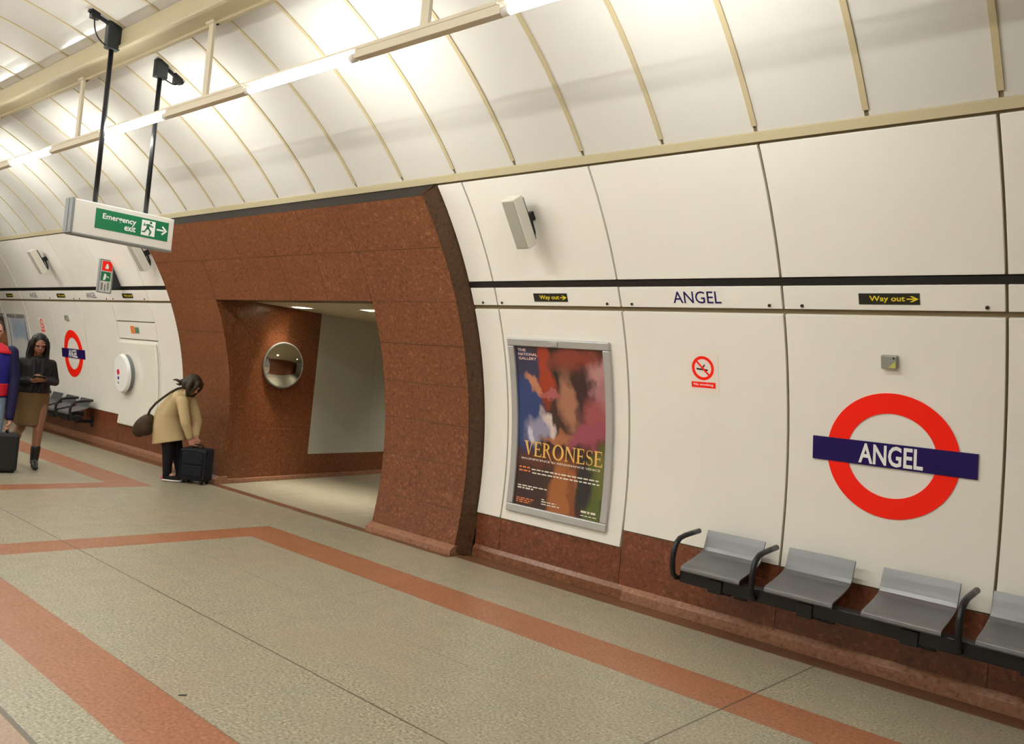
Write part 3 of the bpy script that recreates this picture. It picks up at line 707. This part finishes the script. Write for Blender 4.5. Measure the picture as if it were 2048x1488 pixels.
for (yp, yarm) in ((2.895, -1), (3.345, 1)):
    zt = W(0, degrees(atan2(sqrt(R*R-(yp-YC)**2), yp-YC))).z
    b = MB(); b.tube([(-7.77, yp, 2.82), (-7.77, yp, 4.12 if yarm > 0 else 4.22)], .021, 12); pole = rel(t_, b.build('pole', M['blackmetal'], smooth=True))
    b = MB(); b.box(-7.81, -7.73, yp-.055, yp+.055, 4.10 if yarm > 0 else 4.2, zt+.01); rel(t_, b.build('ceiling_block', M['darkgrey'], bevel=.008))
    b = MB(); q = lambda s_: Vector((-7.77, yp+yarm*s_, YC*0 + ZC + sqrt(R*R-(yp+yarm*s_-YC)**2) - .025))
    b.tube([q(.05), q(.14), q(.22)], .018, 8); b.box(-7.80, -7.74, min(q(.13).y, q(.2).y), max(q(.13).y, q(.2).y), min(q(.13).z, q(.2).z)-.03, max(q(.13).z, q(.2).z)+.03)
    rel(t_, b.build('conduit', M['blackmetal']))
    b = MB(); e0 = Vector((-7.77, yp, 4.12 if yarm > 0 else 4.2)); e1 = q(.17); pts = []
    for i in range(13):
        a = i/12; p = e0.lerp(e1, a); pts.append((p.x+.01, p.y + yarm*.05*sin(pi*a), p.z - .05*sin(pi*a)))
    b.tube(pts, .006, 6); rel(t_, b.build('cable', M['blackmetal']))
# ---- wall benches
def bench(x0, label):
    t_ = thing('platform_bench', label, 'bench', (x0, 5.60, 0), 0, 'metal platform benches on the granite dado')
    L = 2.47
    b = MB(); b.box(.02, L-.02, -.385, -.29, .345, .432); rel2 = b.build('support_beam', M['blackmetal'], t_, bevel=.006)
    for xx in (.30, .92, 1.54, 2.15):
        b = MB(); b.box(xx-.04, xx+.04, -.25, .012, .30, .36); b.box(xx-.05, xx+.05, -.01, .012, .24, .42); b.box(xx-.05, xx+.05, -.40, -.21, .33, .42); b.build('bracket', M['blackmetal'], t_, bevel=.005)
    prof = [(-.455,.445), (-.452,.466), (-.435,.477), (-.40,.486), (-.33,.502), (-.26,.522), (-.20,.542), (-.165,.562), (-.150,.585), (-.140,.615), (-.128,.655), (-.118,.685), (-.112,.70)]
    for i, s in enumerate((.06, .67, 1.28, 1.89)):
        vs = []; n = len(prof); th_ = .012
        for x in (s, s+.44):
            for (y, z) in prof: vs.append((x, y, z))
        for x in (s, s+.44):
            for (y, z) in prof: vs.append((x, y+th_*.8, z-th_*.8))
        fs = []
        for k in range(n-1): fs += [(k, n+k, n+k+1, k+1), (2*n+k, 2*n+k+1, 3*n+k+1, 3*n+k), (k, k+1, 2*n+k+1, 2*n+k), (n+k, 3*n+k, 3*n+k+1, n+k+1)]
        fs += [(0, 2*n, 3*n, n), (n-1, 2*n-1, 4*n-1, 3*n-1)]
        b = MB(); b.add(vs, fs); seat = b.build('seat', M['seat'], t_, smooth=False, bevel=.003)
        b = MB(); b.box(s+.06, s+.38, -.36, -.18, .41, .49); b.build('seat_mount', M['blackmetal'], seat, bevel=.01)
    for xa in (-.005, .585, 1.805, 2.405):
        pts = [(-.26,.385), (-.33,.365), (-.395,.372), (-.435,.405), (-.452,.46), (-.455,.52), (-.445,.575), (-.425,.615), (-.385,.645), (-.32,.66), (-.24,.669), (-.12,.68)]
        b = MB(); b.tube([(xa, y, z) for y, z in pts], .019, 10); b.build('armrest', M['blackmetal'], t_, smooth=True)
    return t_
bench(-2.985, 'near grey metal bench below the large roundel')
bench(-16.33, 'far grey metal bench against the wall behind the woman in black')
# scrap on the floor
b = MB(); b.add([(-.032,-.008,.001), (.03,-.012,.001), (.035,.006,.001), (-.02,.010,.001), (-.03,-.006,.006), (.028,-.01,.005), (.032,.005,.009), (-.018,.009,.006)], [(3,2,1,0),(4,5,6,7),(0,1,5,4),(1,2,6,5),(2,3,7,6),(3,0,4,7)])
o = b.build('litter_scrap', M['signblack']); o.location = (-3.67, 1.985, 0); o.rotation_euler = (0,0,.9); o.scale = (.6,.6,.6); tag(o, 'tiny dark scrap of litter on the pale floor near the red band', 'litter')
EXPO = 0.82
# ================================================================ people and what they carry
def ell_mesh(bm, c, r, rot=None, seg=20, rings=12):
    Mx = Matrix.Translation(Vector(c)) @ (rot.to_matrix().to_4x4() if rot else Matrix()) @ Matrix.Diagonal((r[0], r[1], r[2], 1))
    bmesh.ops.create_uvsphere(bm, u_segments=seg, v_segments=rings, radius=1, matrix=Mx)
def cap_mesh(bm, p0, r0, p1, r1, n=14):
    p0, p1 = Vector(p0), Vector(p1); d = p1 - p0; L = d.length
    if L < 1e-5: return
    ell_mesh(bm, p0, (r0,)*3, None, n, 8); ell_mesh(bm, p1, (r1,)*3, None, n, 8)
    q = d.to_track_quat('Z', 'Y').to_matrix().to_4x4()
    bmesh.ops.create_cone(bm, cap_ends=True, segments=n, radius1=r0, radius2=r1, depth=L, matrix=Matrix.Translation((p0+p1)/2) @ q)
def loft_mesh(bm, rings, n=28):
    """rings: (centre, rx, ry) stacked along the run; the ring plane is perpendicular to the run, rx along local forward"""
    vs = []; c = [Vector(r[0]) for r in rings]
    for i, (ce, rx, ry) in enumerate(rings):
        d = (c[min(i+1, len(c)-1)] - c[max(i-1, 0)]).normalized()
        side = Vector((0,1,0)); fw = side.cross(d).normalized()
        if len(rings[i]) > 3: pass
        vs.append([bm.verts.new(Vector(ce) + fw*rx*cos(2*pi*k/n) + side*ry*sin(2*pi*k/n)) for k in range(n)])
    for a, b in zip(vs, vs[1:]):
        for k in range(n): bm.faces.new((a[k], a[(k+1)%n], b[(k+1)%n], b[k]))
    bm.faces.new(vs[0][::-1]); bm.faces.new(vs[-1])
def blob(name, prims, m_, parent=None, voxel=.008, smooth=6):
    """one continuous surface grown from overlapping forms"""
    bm = bmesh.new()
    for p in prims:
        if p[0] == 'c': cap_mesh(bm, *p[1:])
        elif p[0] == 'e': ell_mesh(bm, *p[1:])
        elif p[0] == 'l':
            b2 = bmesh.new(); loft_mesh(b2, p[1]); bmesh.ops.recalc_face_normals(b2, faces=b2.faces)
            me = bpy.data.meshes.new('t'); b2.to_mesh(me); b2.free(); bm.from_mesh(me); bpy.data.meshes.remove(me)
    me = bpy.data.meshes.new(name); bm.to_mesh(me); bm.free()
    o = bpy.data.objects.new(name, me); COL.objects.link(o)
    r = o.modifiers.new('skin', 'REMESH'); r.mode = 'VOXEL'; r.voxel_size = voxel; r.use_smooth_shade = True
    if smooth:
        s = o.modifiers.new('soft', 'SMOOTH'); s.iterations = smooth; s.factor = .5
    dg = bpy.context.evaluated_depsgraph_get(); new = bpy.data.meshes.new_from_object(o.evaluated_get(dg))
    o.modifiers.clear(); o.data = new; bpy.data.meshes.remove(me); new.name = name
    new.materials.clear(); new.materials.append(m_)
    for p in new.polygons: p.use_smooth = True
    if parent: o.parent = parent
    return o
def chain(pts, rs): return [('c', pts[i], rs[i], pts[i+1], rs[i+1]) for i in range(len(pts)-1)]
def cloth(name, col, rough=.8, var=.25, scale=14):
    m = mat(name, col, rough, spec=.25); t = NT(m); t.obj(); v = t.tc.outputs['Object']
    t.put(t.b.inputs['Base Color'], t.mix(t.noise(scale, 4, .6, v), tuple(c*(1-var) for c in col), tuple(min(1, c*(1+var)) for c in col)))
    t.bump(t.noise(260, 2, .5, v), .15, .002); return m
M['skin_dark'] = mat('skin_brown', (.27,.12,.07), .5); M['skin'] = mat('skin_light', (.55,.28,.20), .5)
M['hair_black'] = cloth('hair_black', (.012,.009,.008), .45, .4, 60); M['hair_brown'] = cloth('hair_brown', (.035,.022,.013), .5, .4, 60)
M['eye'] = mat('eye', (.02,.012,.01), .2); M['lips'] = mat('lips', (.28,.06,.05), .45)
def head(c, fw, up, s=1.0):
    """prims of a head at c (centre), looking along fw"""
    fw = Vector(fw).normalized(); up = Vector(up); sd = up.cross(fw).normalized(); up = fw.cross(sd).normalized(); c = Vector(c)
    rot = Matrix((fw, sd, up)).transposed().to_quaternion()
    P = lambda f, l, u: c + fw*f*s + sd*l*s + up*u*s
    pr = [('e', P(-.012,0,.03), (.098*s,.076*s,.092*s), rot), ('e', P(.018,0,-.035), (.074*s,.062*s,.082*s), rot), ('e', P(.045,0,-.085), (.035*s,.036*s,.028*s), rot),
          ('c', P(.082,0,.005), .009*s, P(.101,0,-.028), .013*s), ('e', P(.070,0,.022), (.022*s,.058*s,.012*s), rot),
          ('e', P(.078,0,-.062), (.012*s,.024*s,.010*s), rot), ('e', P(-.005,.076,-.005), (.018*s,.010*s,.03*s), rot), ('e', P(-.005,-.076,-.005), (.018*s,.010*s,.03*s), rot),
          ('e', P(.06,.034,-.03), (.022*s,.02*s,.022*s), rot), ('e', P(.06,-.034,-.03), (.022*s,.02*s,.022*s), rot)]
    return pr, P, rot
def face_parts(parent, P, rot, s=1.0):
    for l in (.031, -.031):
        bm = bmesh.new(); ell_mesh(bm, P(.083, l, .006), (.008*s,.014*s,.008*s), rot); me = bpy.data.meshes.new('eye'); bm.to_mesh(me); bm.free(); me.materials.append(M['eye'])
        o = bpy.data.objects.new('eye', me); COL.objects.link(o); o.parent = parent
    bm = bmesh.new(); ell_mesh(bm, P(.087, 0, -.062), (.008*s,.022*s,.008*s), rot); me = bpy.data.meshes.new('mouth'); bm.to_mesh(me); bm.free(); me.materials.append(M['lips'])
    o = bpy.data.objects.new('mouth', me); COL.objects.link(o); o.parent = parent
def hand(wrist, fdir, palm_n, side, curl=.9, s=1.0):
    """palm, four fingers of unequal length and a thumb; fdir along the fingers, palm_n out of the palm, side +1 left hand / -1 right hand"""
    f = Vector(fdir).normalized(); n = Vector(palm_n); n = (n - f*n.dot(f)).normalized(); t = f.cross(n)*side
    w = Vector(wrist); pr = []
    K = [w + f*.082*s + t*(.030-.020*i)*s for i in range(4)]
    for k in K: pr.append(('c', w + f*.012*s + (k-w-f*.082*s)*.55, .015*s, k, .0125*s))
    for i, k in enumerate(K):
        L = (.072, .080, .075, .058)[i]*s; p = k; a = curl*(.55+.06*i)
        for j, (fr, r) in enumerate(((.45,.0098), (.31,.009), (.24,.008))):
            d = f*cos(a) + n*sin(a); q = p + d*L*fr; pr.append(('c', p, r*s, q, r*s*.95)); p = q; a += curl*(.75+.05*i)
    b = w + f*.028*s + t*.030*s; p1 = b + (t*.55+f*.5+n*.45).normalized()*.038*s; p2 = p1 + (f*.6+n*.75+t*(.1-.4*curl)).normalized()*.030*s
    pr += [('c', w + f*.02*s + t*.012*s, .015*s, b, .014*s), ('c', b, .0125*s, p1, .0108*s), ('c', p1, .0105*s, p2, .0085*s)]
    return pr
def simple(name, prims, m_, parent, voxel=.008, smooth=4): return blob(name, prims, m_, parent, voxel, smooth)

# ---- woman in the black jacket, walking and looking at a phone
M['jacket_black'] = cloth('black_jacket', (.016,.014,.014), .6, .3); M['top_black'] = cloth('dark_top', (.010,.010,.018), .8)
M['khaki'] = cloth('khaki_skirt', (.15,.090,.038), .8, .18, 8); M['boot'] = mat('black_boot', (.012,.011,.011), .4); M['bag_grey'] = cloth('grey_bag', (.035,.037,.035), .6)
t_ = thing('person', 'woman with long dark hair in black jacket and khaki skirt, looking at a phone', 'person', (-11.17, 3.69, 0), radians(-8))
hp, P, rot = head((.035, 0, 1.515), (1, 0, -.30), (0, 0, 1))
body = hp + chain([(.0,0,1.43), (-.012,0,1.34)], [.050,.055]) + [
    ('l', [((-.01,0,1.36), .05, .07), ((-.015,0,1.32), .075, .15), ((-.01,0,1.24), .105, .165), ((0,0,1.14), .105, .145), ((0,0,1.04), .09, .125), ((-.005,0,.95), .105, .155), ((-.01,0,.86), .115, .165), ((0,0,.80), .09, .15)])]
armL = [(-.01,.162,1.288), (-.03,.225,1.07), (.165,.075,1.09)]; armR = [(-.01,-.162,1.288), (-.03,-.225,1.06), (.165,-.075,1.075)]
for a in (armL, armR): body += chain(a, [.046,.038,.026])
body += hand(armL[2], (.55,-.75,.20), (-.55,-.25,.75), 1, .8) + hand(armR[2], (.55,.75,.22), (-.55,.25,.75), -1, .75)
legL = [(.0,.08,.86), (.075,.075,.48), (.065,.07,.11)]; legR = [(-.01,-.08,.86), (-.09,-.085,.49), (-.40,-.09,.30)]
body += chain(legL, [.088,.056,.040]) + chain(legR, [.088,.056,.040])
body += [('e', (.045,.072,.34), (.05,.046,.12)), ('e', (-.27,-.088,.41), (.12,.046,.05), Euler((0,radians(28),0)))]
body += chain([(.065,.07,.10), (.17,.068,.045)], [.036,.024]) + chain([(-.40,-.09,.29), (-.43,-.09,.17)], [.036,.024])
blob('body', body, M['skin_dark'], t_, .006, 4); face_parts(t_, P, rot)
hair = [('e', P(-.03,0,.042), (.108,.092,.098), rot), ('e', P(-.055,0,-.03), (.08,.10,.12), rot)]
for k in range(9):
    l = -.085 + .17*k/8; b0 = P(-.05+.02*abs(k-4)/4, l, .02); e0 = Vector((-.055 + (.10 if abs(l) > .05 else -.03), l*1.25, 1.20 - .02*(k % 3)))
    hair += chain([b0, (b0+e0)/2 + Vector((-.03,0,.02)), e0], [.034,.036,.014])
for l in (.078, -.078): hair += chain([P(.03, l*.8, .085), P(.045, l*1.12, .0), P(.03, l*1.2, -.12), (.06, l*1.15, 1.22)], [.022,.024,.026,.012])
simple('hair', hair, M['hair_black'], t_, .008, 3)
jk = [('l', [((-.012,0,1.385), .065, .075), ((-.018,0,1.335), .095, .165), ((-.012,0,1.25), .128, .188), ((-.005,0,1.14), .128, .17), ((-.005,0,1.03), .125, .165), ((-.008,0,.96), .135, .185), ((-.008,0,.93), .135, .187)])]
for a in (armL, armR): jk += chain([Vector(a[0]), Vector(a[1]), Vector(a[1]).lerp(Vector(a[2]), .93)], [.060,.050,.042])
jk += chain([(.10,.05,1.33), (.135,.04,1.14), (.14,.06,.95)], [.022,.022,.018]) + chain([(.10,-.05,1.33), (.135,-.04,1.14), (.14,-.06,.95)], [.022,.022,.018])
simple('jacket', jk, M['jacket_black'], t_, .008)
simple('blouse', [('l', [((.03,0,1.30), .085, .05), ((.045,0,1.18), .09, .05), ((.045,0,1.0), .092, .05), ((.045,0,.95), .088, .05)])], M['top_black'], t_, .008)
sk = [('l', [((-.008,0,1.0), .112, .150), ((-.012,0,.93), .128, .178), ((-.02,0,.84), .138, .185), ((-.03,0,.72), .148, .178), ((-.035,0,.60), .165, .168), ((-.035,0,.525), .172, .165)])]
simple('skirt', sk, M['khaki'], t_, .009)
for k, (an, kn, ft) in enumerate((((.065,.07,.11), (.068,.072,.26), (.17,.068,.045)), ((-.40,-.09,.29), (-.27,-.088,.375), (-.435,-.09,.165)))):
    a, b_, f = Vector(an), Vector(kn), Vector(ft); d = (b_-a).normalized(); fd = (f-a).normalized()
    bp = chain([b_, a], [.056,.047]) + chain([a - d*.02, f + (f-a)*.15], [.046,.033])
    heel = a - d*.045 - fd*.02
    bp += chain([heel, heel + Vector((-.012,0,-.05) if k == 0 else (-.05,0,-.01))], [.026,.018])
    if k == 0: bp += [('e', (.17,.068,.032), (.085,.036,.028)), ('e', (.055,.07,.035), (.035,.03,.03))]
    else: bp += [('e', (-.44,-.09,.155), (.03,.036,.075), Euler((0, radians(-8), 0)))]
    simple('boot', bp, M['boot'], t_, .007)
simple('shoulder_bag', [('e', (-.10,-.235,.90), (.15,.05,.115)), ('c', (-.10,-.23,.98), .012, (-.02,-.19,1.33), .012)], M['bag_grey'], t_, .008)
pw = Matrix.Translation((-11.17, 3.69, 0)) @ Matrix.Rotation(radians(-8), 4, 'Z')
b = MB(); b.box(-.036, .036, -.07, .07, -.004, .004); ph = b.build('phone', M['signblack'], None, bevel=.002); ph.matrix_world = pw @ Matrix.Translation((.235, 0, 1.125)) @ Euler((0, radians(-32), 0)).to_matrix().to_4x4(); ph.location = ph.matrix_world.translation
tag(ph, 'dark phone held by the woman in the black jacket', 'phone')

# ---- traveller at the left edge, walking with a suitcase
M['jkt_blue'] = cloth('blue_jacket', (.020,.018,.22), .6, .3); M['jkt_navy'] = cloth('navy_sleeve', (.012,.010,.05), .65); M['jkt_red'] = cloth('red_panel', (.55,.015,.03), .6, .2); M['jeans'] = cloth('light_jeans', (.17,.23,.30), .85, .2)
M['hairb'] = cloth('dark_brown_hair', (.03,.018,.01), .5)
t3 = thing('person', 'traveller in blue and red jacket cut off by the left edge, holding a case', 'person', (-11.04, 3.16, 0), radians(-5))
hp, P, rot = head((.03, 0, 1.63), (1,0,-.05), (0,0,1), 1.03)
armL = [(-.01,.20,1.40), (-.02,.25,1.11), (.10,.245,.86)]; hl = (.165,.235,.62)
armL = [(-.01,.195,1.40), (.03,.245,1.10), (.085,.235,.84), (.115,.225,.60)]
armR = [(-.01,-.195,1.40), (-.06,-.245,1.12), (.06,-.24,.88)]
body = hp + chain([(.0,0,1.54), (-.012,0,1.43)], [.056,.062]) + [('l', [((-.01,0,1.45), .055, .08), ((-.015,0,1.41), .085, .17), ((-.01,0,1.32), .115, .185), ((0,0,1.2), .115, .165), ((0,0,1.08), .10, .145), ((-.005,0,.98), .11, .165), ((-.01,0,.90), .11, .165), ((0,0,.84), .09, .15)])]
body += chain([armL[0], armL[1], armL[2], armL[3]], [.056,.045,.036,.028]) + chain(armR, [.056,.043,.028])
body += hand(armL[3], (.05,-.05,-1), (0,-1,0), -1, 1.15) + hand(armR[2], (.5,0,-.9), (0,1,0), 1, .5)
body += chain([(.0,.09,.90), (.12,.085,.49), (.16,.085,.10)], [.095,.06,.043]) + chain([(-.01,-.09,.90), (-.03,-.09,.50), (-.26,-.09,.16)], [.095,.06,.043]) + chain([(.16,.085,.09), (.29,.085,.04)], [.04,.028]) + chain([(-.26,-.09,.15), (-.16,-.09,.05)], [.04,.028])
blob('body', body, M['skin'], t3, .007, 4); face_parts(t3, P, rot, 1.03)
simple('hair', [('e', P(-.03,0,.045), (.105,.088,.095), rot), ('e', P(-.06,0,-.02), (.06,.08,.08), rot)], M['hairb'], t3)
simple('jacket', [('l', [((-.012,0,1.49), .075, .085), ((-.018,0,1.43), .11, .18), ((-.012,0,1.32), .15, .215), ((-.005,0,1.18), .155, .205), ((-.005,0,1.05), .15, .2), ((-.008,0,.92), .155, .205), ((-.008,0,.86), .155, .205)])], M['jkt_blue'], t3, .009)
for nm, a in (('sleeve', [armL[0], armL[1], armL[2], Vector(armL[2]).lerp(Vector(armL[3]), .85)]), ('sleeve', [armR[0], armR[1], Vector(armR[1]).lerp(Vector(armR[2]), .9)])):
    simple(nm, chain([Vector(p) for p in a], [.078,.066,.056,.048][:len(a)]), M['jkt_navy'], t3, .009)
simple('red_yoke', [('l', [((-.012,0,1.50), .07, .085), ((-.018,0,1.455), .105, .165), ((-.014,0,1.40), .145, .207), ((-.012,0,1.37), .155, .216)])], M['jkt_red'], t3, .008, 2)
simple('red_hem', [('l', [((-.006,0,1.03), .158, .207), ((-.008,0,.95), .163, .212), ((-.008,0,.88), .163, .212)])], M['jkt_red'], t3, .008, 2)
simple('trousers', [('l', [((-.005,0,1.0), .118, .17), ((-.01,0,.9), .125, .178), ((0,0,.80), .11, .165)])] + chain([(.0,.09,.88), (.12,.085,.49), (.155,.085,.09)], [.108,.076,.062]) + chain([(-.01,-.09,.88), (-.03,-.09,.50), (-.25,-.09,.16)], [.108,.076,.062]), M['jeans'], t3, .009)
simple('shoe', [('e', (.22,.085,.045), (.13,.048,.042)), ('e', (.16,.085,.06), (.06,.045,.05))], M['boot'], t3); simple('shoe', [('e', (-.19,-.09,.075), (.125,.048,.042), Euler((0,radians(28),0)))], M['boot'], t3)

# ---- suitcases
M['case'] = cloth('suitcase_shell', (.022,.022,.022), .5, .2); M['case2'] = cloth('suitcase_fabric', (.008,.009,.014), .75, .3); M['chrome'] = mat('case_metal', (.45,.45,.45), .3, .8)
def suitcase(label, loc, rz, w, d, h, m_, wheels=.045):
    s = thing('suitcase', label, 'suitcase', loc, rz)
    b = MB(); b.box(-w/2, w/2, -d/2, d/2, wheels, h); sh = b.build('shell', m_, s, bevel=.028)
    b = MB(); b.box(-w/2+.035, w/2-.035, -d/2-.018, -d/2+.005, wheels+.05, h*.52); b.build('pocket', m_, s, bevel=.012)
    b = MB(); b.box(-w/2+.035, w/2-.035, -d/2-.012, -d/2+.005, h*.56, h-.05); b.build('pocket', m_, s, bevel=.01)
    b = MB(); pts = [(-w*.5+.012, -d/2+.0, wheels+.03), (-w*.5+.012, -d/2+.0, h-.03), (w*.5-.012, -d/2, h-.03), (w*.5-.012, -d/2, wheels+.03)]; b.tube(pts, .008, 6); b.build('piping', M['blackmetal'], s)
    b = MB(); b.tube([(-.065,0,h-.005), (-.06,0,h+.028), (-.04,0,h+.038), (.04,0,h+.038), (.06,0,h+.028), (.065,0,h-.005)], .010, 8); b.build('handle', M['blackmetal'], s, smooth=True)
    for sx in (-1, 1):
        for sy in (-1, 1):
            b = MB(); b.tube([(sx*(w/2-.05)-.012, sy*(d/2-.045), .026), (sx*(w/2-.05)+.012, sy*(d/2-.045), .026)], .026, 14); b.box(sx*(w/2-.05)-.018, sx*(w/2-.05)+.018, sy*(d/2-.045)-.022, sy*(d/2-.045)+.022, .038, wheels+.012); b.build('wheel', M['blackmetal'], s)
    return s
ht3 = Matrix.Translation(t3.location) @ Matrix.Rotation(radians(-5), 4, 'Z') @ Vector((.115,.215,.50))
suitcase('black hard suitcase carried at the left edge beside the striding woman', (ht3.x, ht3.y, 0), radians(-10), .30, .24, .455, M['case'], .02)

# ---- woman in the beige coat, bending over a suitcase
M['beige'] = cloth('beige_coat', (.52,.40,.22), .8, .10, 6); M['legging'] = cloth('black_leggings', (.008,.008,.010), .8); M['brownbag'] = cloth('brown_bag', (.05,.030,.015), .6); M['shoe_pink'] = mat('pink_sole', (.62,.10,.18), .5); M['shoe_white'] = mat('white_sole', (.75,.68,.66), .5)
YAW = radians(42)
t2 = thing('person', 'woman in beige coat and black leggings bending over a dark suitcase', 'person', (-9.98, 4.96, 0), YAW)
hc = (.135, .0, 1.20)
hp, P, rot = head(hc, (.78, -.10, -.62), (.62, 0, .78), .98)
neck = Vector((.04, 0, 1.085))
armR = [(.09,-.155,1.0), (.165,-.175,.745), (.215,-.10,.555)]; armL = [(.09,.155,1.0), (.175,.19,.745), (.23,.02,.56)]
body = hp + chain([(.10,0,1.14), neck], [.05,.055]) + [('l', [((-.125,0,.72), .10, .15), ((-.125,0,.80), .115, .165), ((-.095,0,.88), .10, .145), ((-.055,0,.955), .09, .125), ((-.005,0,1.01), .105, .155), ((.04,0,1.045), .09, .16), ((.08,0,1.075), .05, .08)])]
for a in (armR, armL): body += chain(a, [.05,.040,.025])
body += hand(armR[2], (.25,.25,-.9), (.15,.95,.25), 1, 1.0) + hand(armL[2], (.2,-.1,-.95), (.1,-.9,.25), -1, 1.0)
lgR = [(-.12,-.08,.76), (-.055,-.075,.42), (-.035,-.075,.09)]; lgL = [(-.12,.08,.76), (-.015,.08,.42), (.065,.08,.09)]
for a in (lgR, lgL): body += chain(a, [.088,.056,.038]) + chain([a[2], Vector(a[2])+Vector((.13,0,-.05))], [.034,.024])
blob('body', body, M['skin'], t2, .006, 4); face_parts(t2, P, rot, .98)
hair = [('e', P(-.022,0,.045), (.106,.090,.096), rot), ('e', P(-.05,0,-.02), (.076,.092,.092), rot)]
for k in range(11):
    l = -.088+.176*k/10; hair += chain([P(-.01, l*.9, .05), P(.015, l*1.12, -.03), P(.075-.03*(k % 2), l*1.0, -.115)], [.036,.034,.014])
for sgn in (-1, 1): hair += chain([P(.055, .05*sgn, .085), P(.078, .075*sgn, .02), P(.085, .07*sgn, -.09)], [.026,.024,.012])
hair += chain([P(-.095, 0, .03), (-.02,-.005,1.232), (-.07,-.012,1.252), (-.115,-.01,1.243)], [.030,.022,.014,.005])
hair += chain([P(-.095, .02, .0), (-.03,.01,1.195), (-.075,.012,1.20)], [.026,.018,.006])
simple('hair', hair, M['hair_brown'], t2, .007, 2)
ct = [('l', [((-.075,0,.475), .205, .20), ((-.095,0,.56), .19, .20), ((-.12,0,.66), .18, .198), ((-.135,0,.74), .165, .195), ((-.125,0,.83), .145, .185), ((-.09,0,.905), .130, .170), ((-.05,0,.975), .120, .160), ((.0,0,1.03), .122, .175), ((.04,0,1.062), .11, .176), ((.075,0,1.095), .07, .10)])]
for a in (armR, armL): ct += chain([Vector(a[0]), Vector(a[1]), Vector(a[1]).lerp(Vector(a[2]), .86)], [.070,.058,.048])
ct += chain([(.085,.06,1.10), (.105,0,1.085), (.085,-.06,1.10)], [.035,.03,.035])
simple('coat', ct, M['beige'], t2, .008)
simple('coat_belt', [('l', [((-.132,0,.80), .152, .190), ((-.115,0,.84), .147, .187)])], M['beige'], t2, .007, 2)
simple('leggings', [('l', [((-.12,0,.70), .11, .155), ((-.12,0,.66), .12, .160), ((-.11,0,.60), .09, .15)])] + chain([Vector(lgR[0]).lerp(Vector(lgR[1]),.3)] + lgR[1:], [.095,.072,.052]) + chain([Vector(lgL[0]).lerp(Vector(lgL[1]),.3)] + lgL[1:], [.095,.072,.052]), M['legging'], t2, .008)
for a in (lgR, lgL):
    f = Vector(a[2]); s_ = simple('shoe', [('e', (f.x+.06, f.y, .048), (.125,.045,.034)), ('e', (f.x, f.y, .075), (.055,.043,.05))], M['legging'], t2, .007)
    simple('sole', [('e', (f.x+.06, f.y, .016), (.132,.049,.016))], M['shoe_white'], s_, .006, 1)
    simple('heel_tab', [('e', (f.x-.05, f.y, .045), (.022,.030,.028))], M['shoe_pink'], s_, .006, 1)
bg = thing('shoulder_bag', 'brown shoulder bag hanging behind the bending woman in beige', 'bag', (-9.98, 4.96, 0), YAW)
simple('pouch', [('e', (-.36,-.14,.665), (.095,.10,.165), Euler((0,radians(38),0))), ('e', (-.33,-.13,.63), (.09,.11,.10)), ('e', (-.40,-.14,.60), (.09,.09,.09))], M['brownbag'], bg, .008)
b = MB(); pts = [(-.30,-.17,.80), (-.275,-.19,.86), (-.21,-.195,.95), (-.13,-.18,1.03), (-.06,-.15,1.10), (.0,-.095,1.15), (.045,-.05,1.165), (.065,.02,1.15), (.05,.10,1.13)]
b.tube(pts, .014, 8); b.build('strap', M['brownbag'], bg, smooth=True)
hw = Matrix.Translation(t2.location) @ Matrix.Rotation(YAW, 4, 'Z') @ Vector((.30, -.03, 0))
suitcase('dark upright suitcase under the hands of the bending woman', (hw.x, hw.y, 0), YAW - radians(8), .34, .22, .44, M['case2'])
# ================================================================ camera, world, view
cam = bpy.data.cameras.new('camera'); co = bpy.data.objects.new('camera', cam); COL.objects.link(co)
rgt = Vector((.73841536, .66709692, .09861269)); dwn = Vector((.06299946, .07735155, -.99501146)); fwd = Vector((-.67139692, .74094429, .01509083))
Mc = Matrix((rgt, -dwn, -fwd)).transposed().to_4x4(); Mc.translation = (0, 0, 1.6); co.matrix_world = Mc
cam.sensor_fit = 'HORIZONTAL'; cam.sensor_width = 36; cam.lens = 1670.77/2048*36; cam.clip_start = .05; cam.clip_end = 120
S.camera = co
w = bpy.data.worlds.new('world'); S.world = w; w.use_nodes = True
w.node_tree.nodes['Background'].inputs[0].default_value = (1,.95,.88,1); w.node_tree.nodes['Background'].inputs[1].default_value = .0
S.view_settings.view_transform = 'Standard'; S.view_settings.look = 'None'; S.view_settings.gamma = 1; S.view_settings.exposure = EXPO
try: S.view_settings.use_curve_mapping = False
except Exception: pass
S.cycles.use_denoising = True; S.cycles.max_bounces = 10; S.cycles.diffuse_bounces = 6; S.cycles.glossy_bounces = 5; S.cycles.sample_clamp_indirect = 8
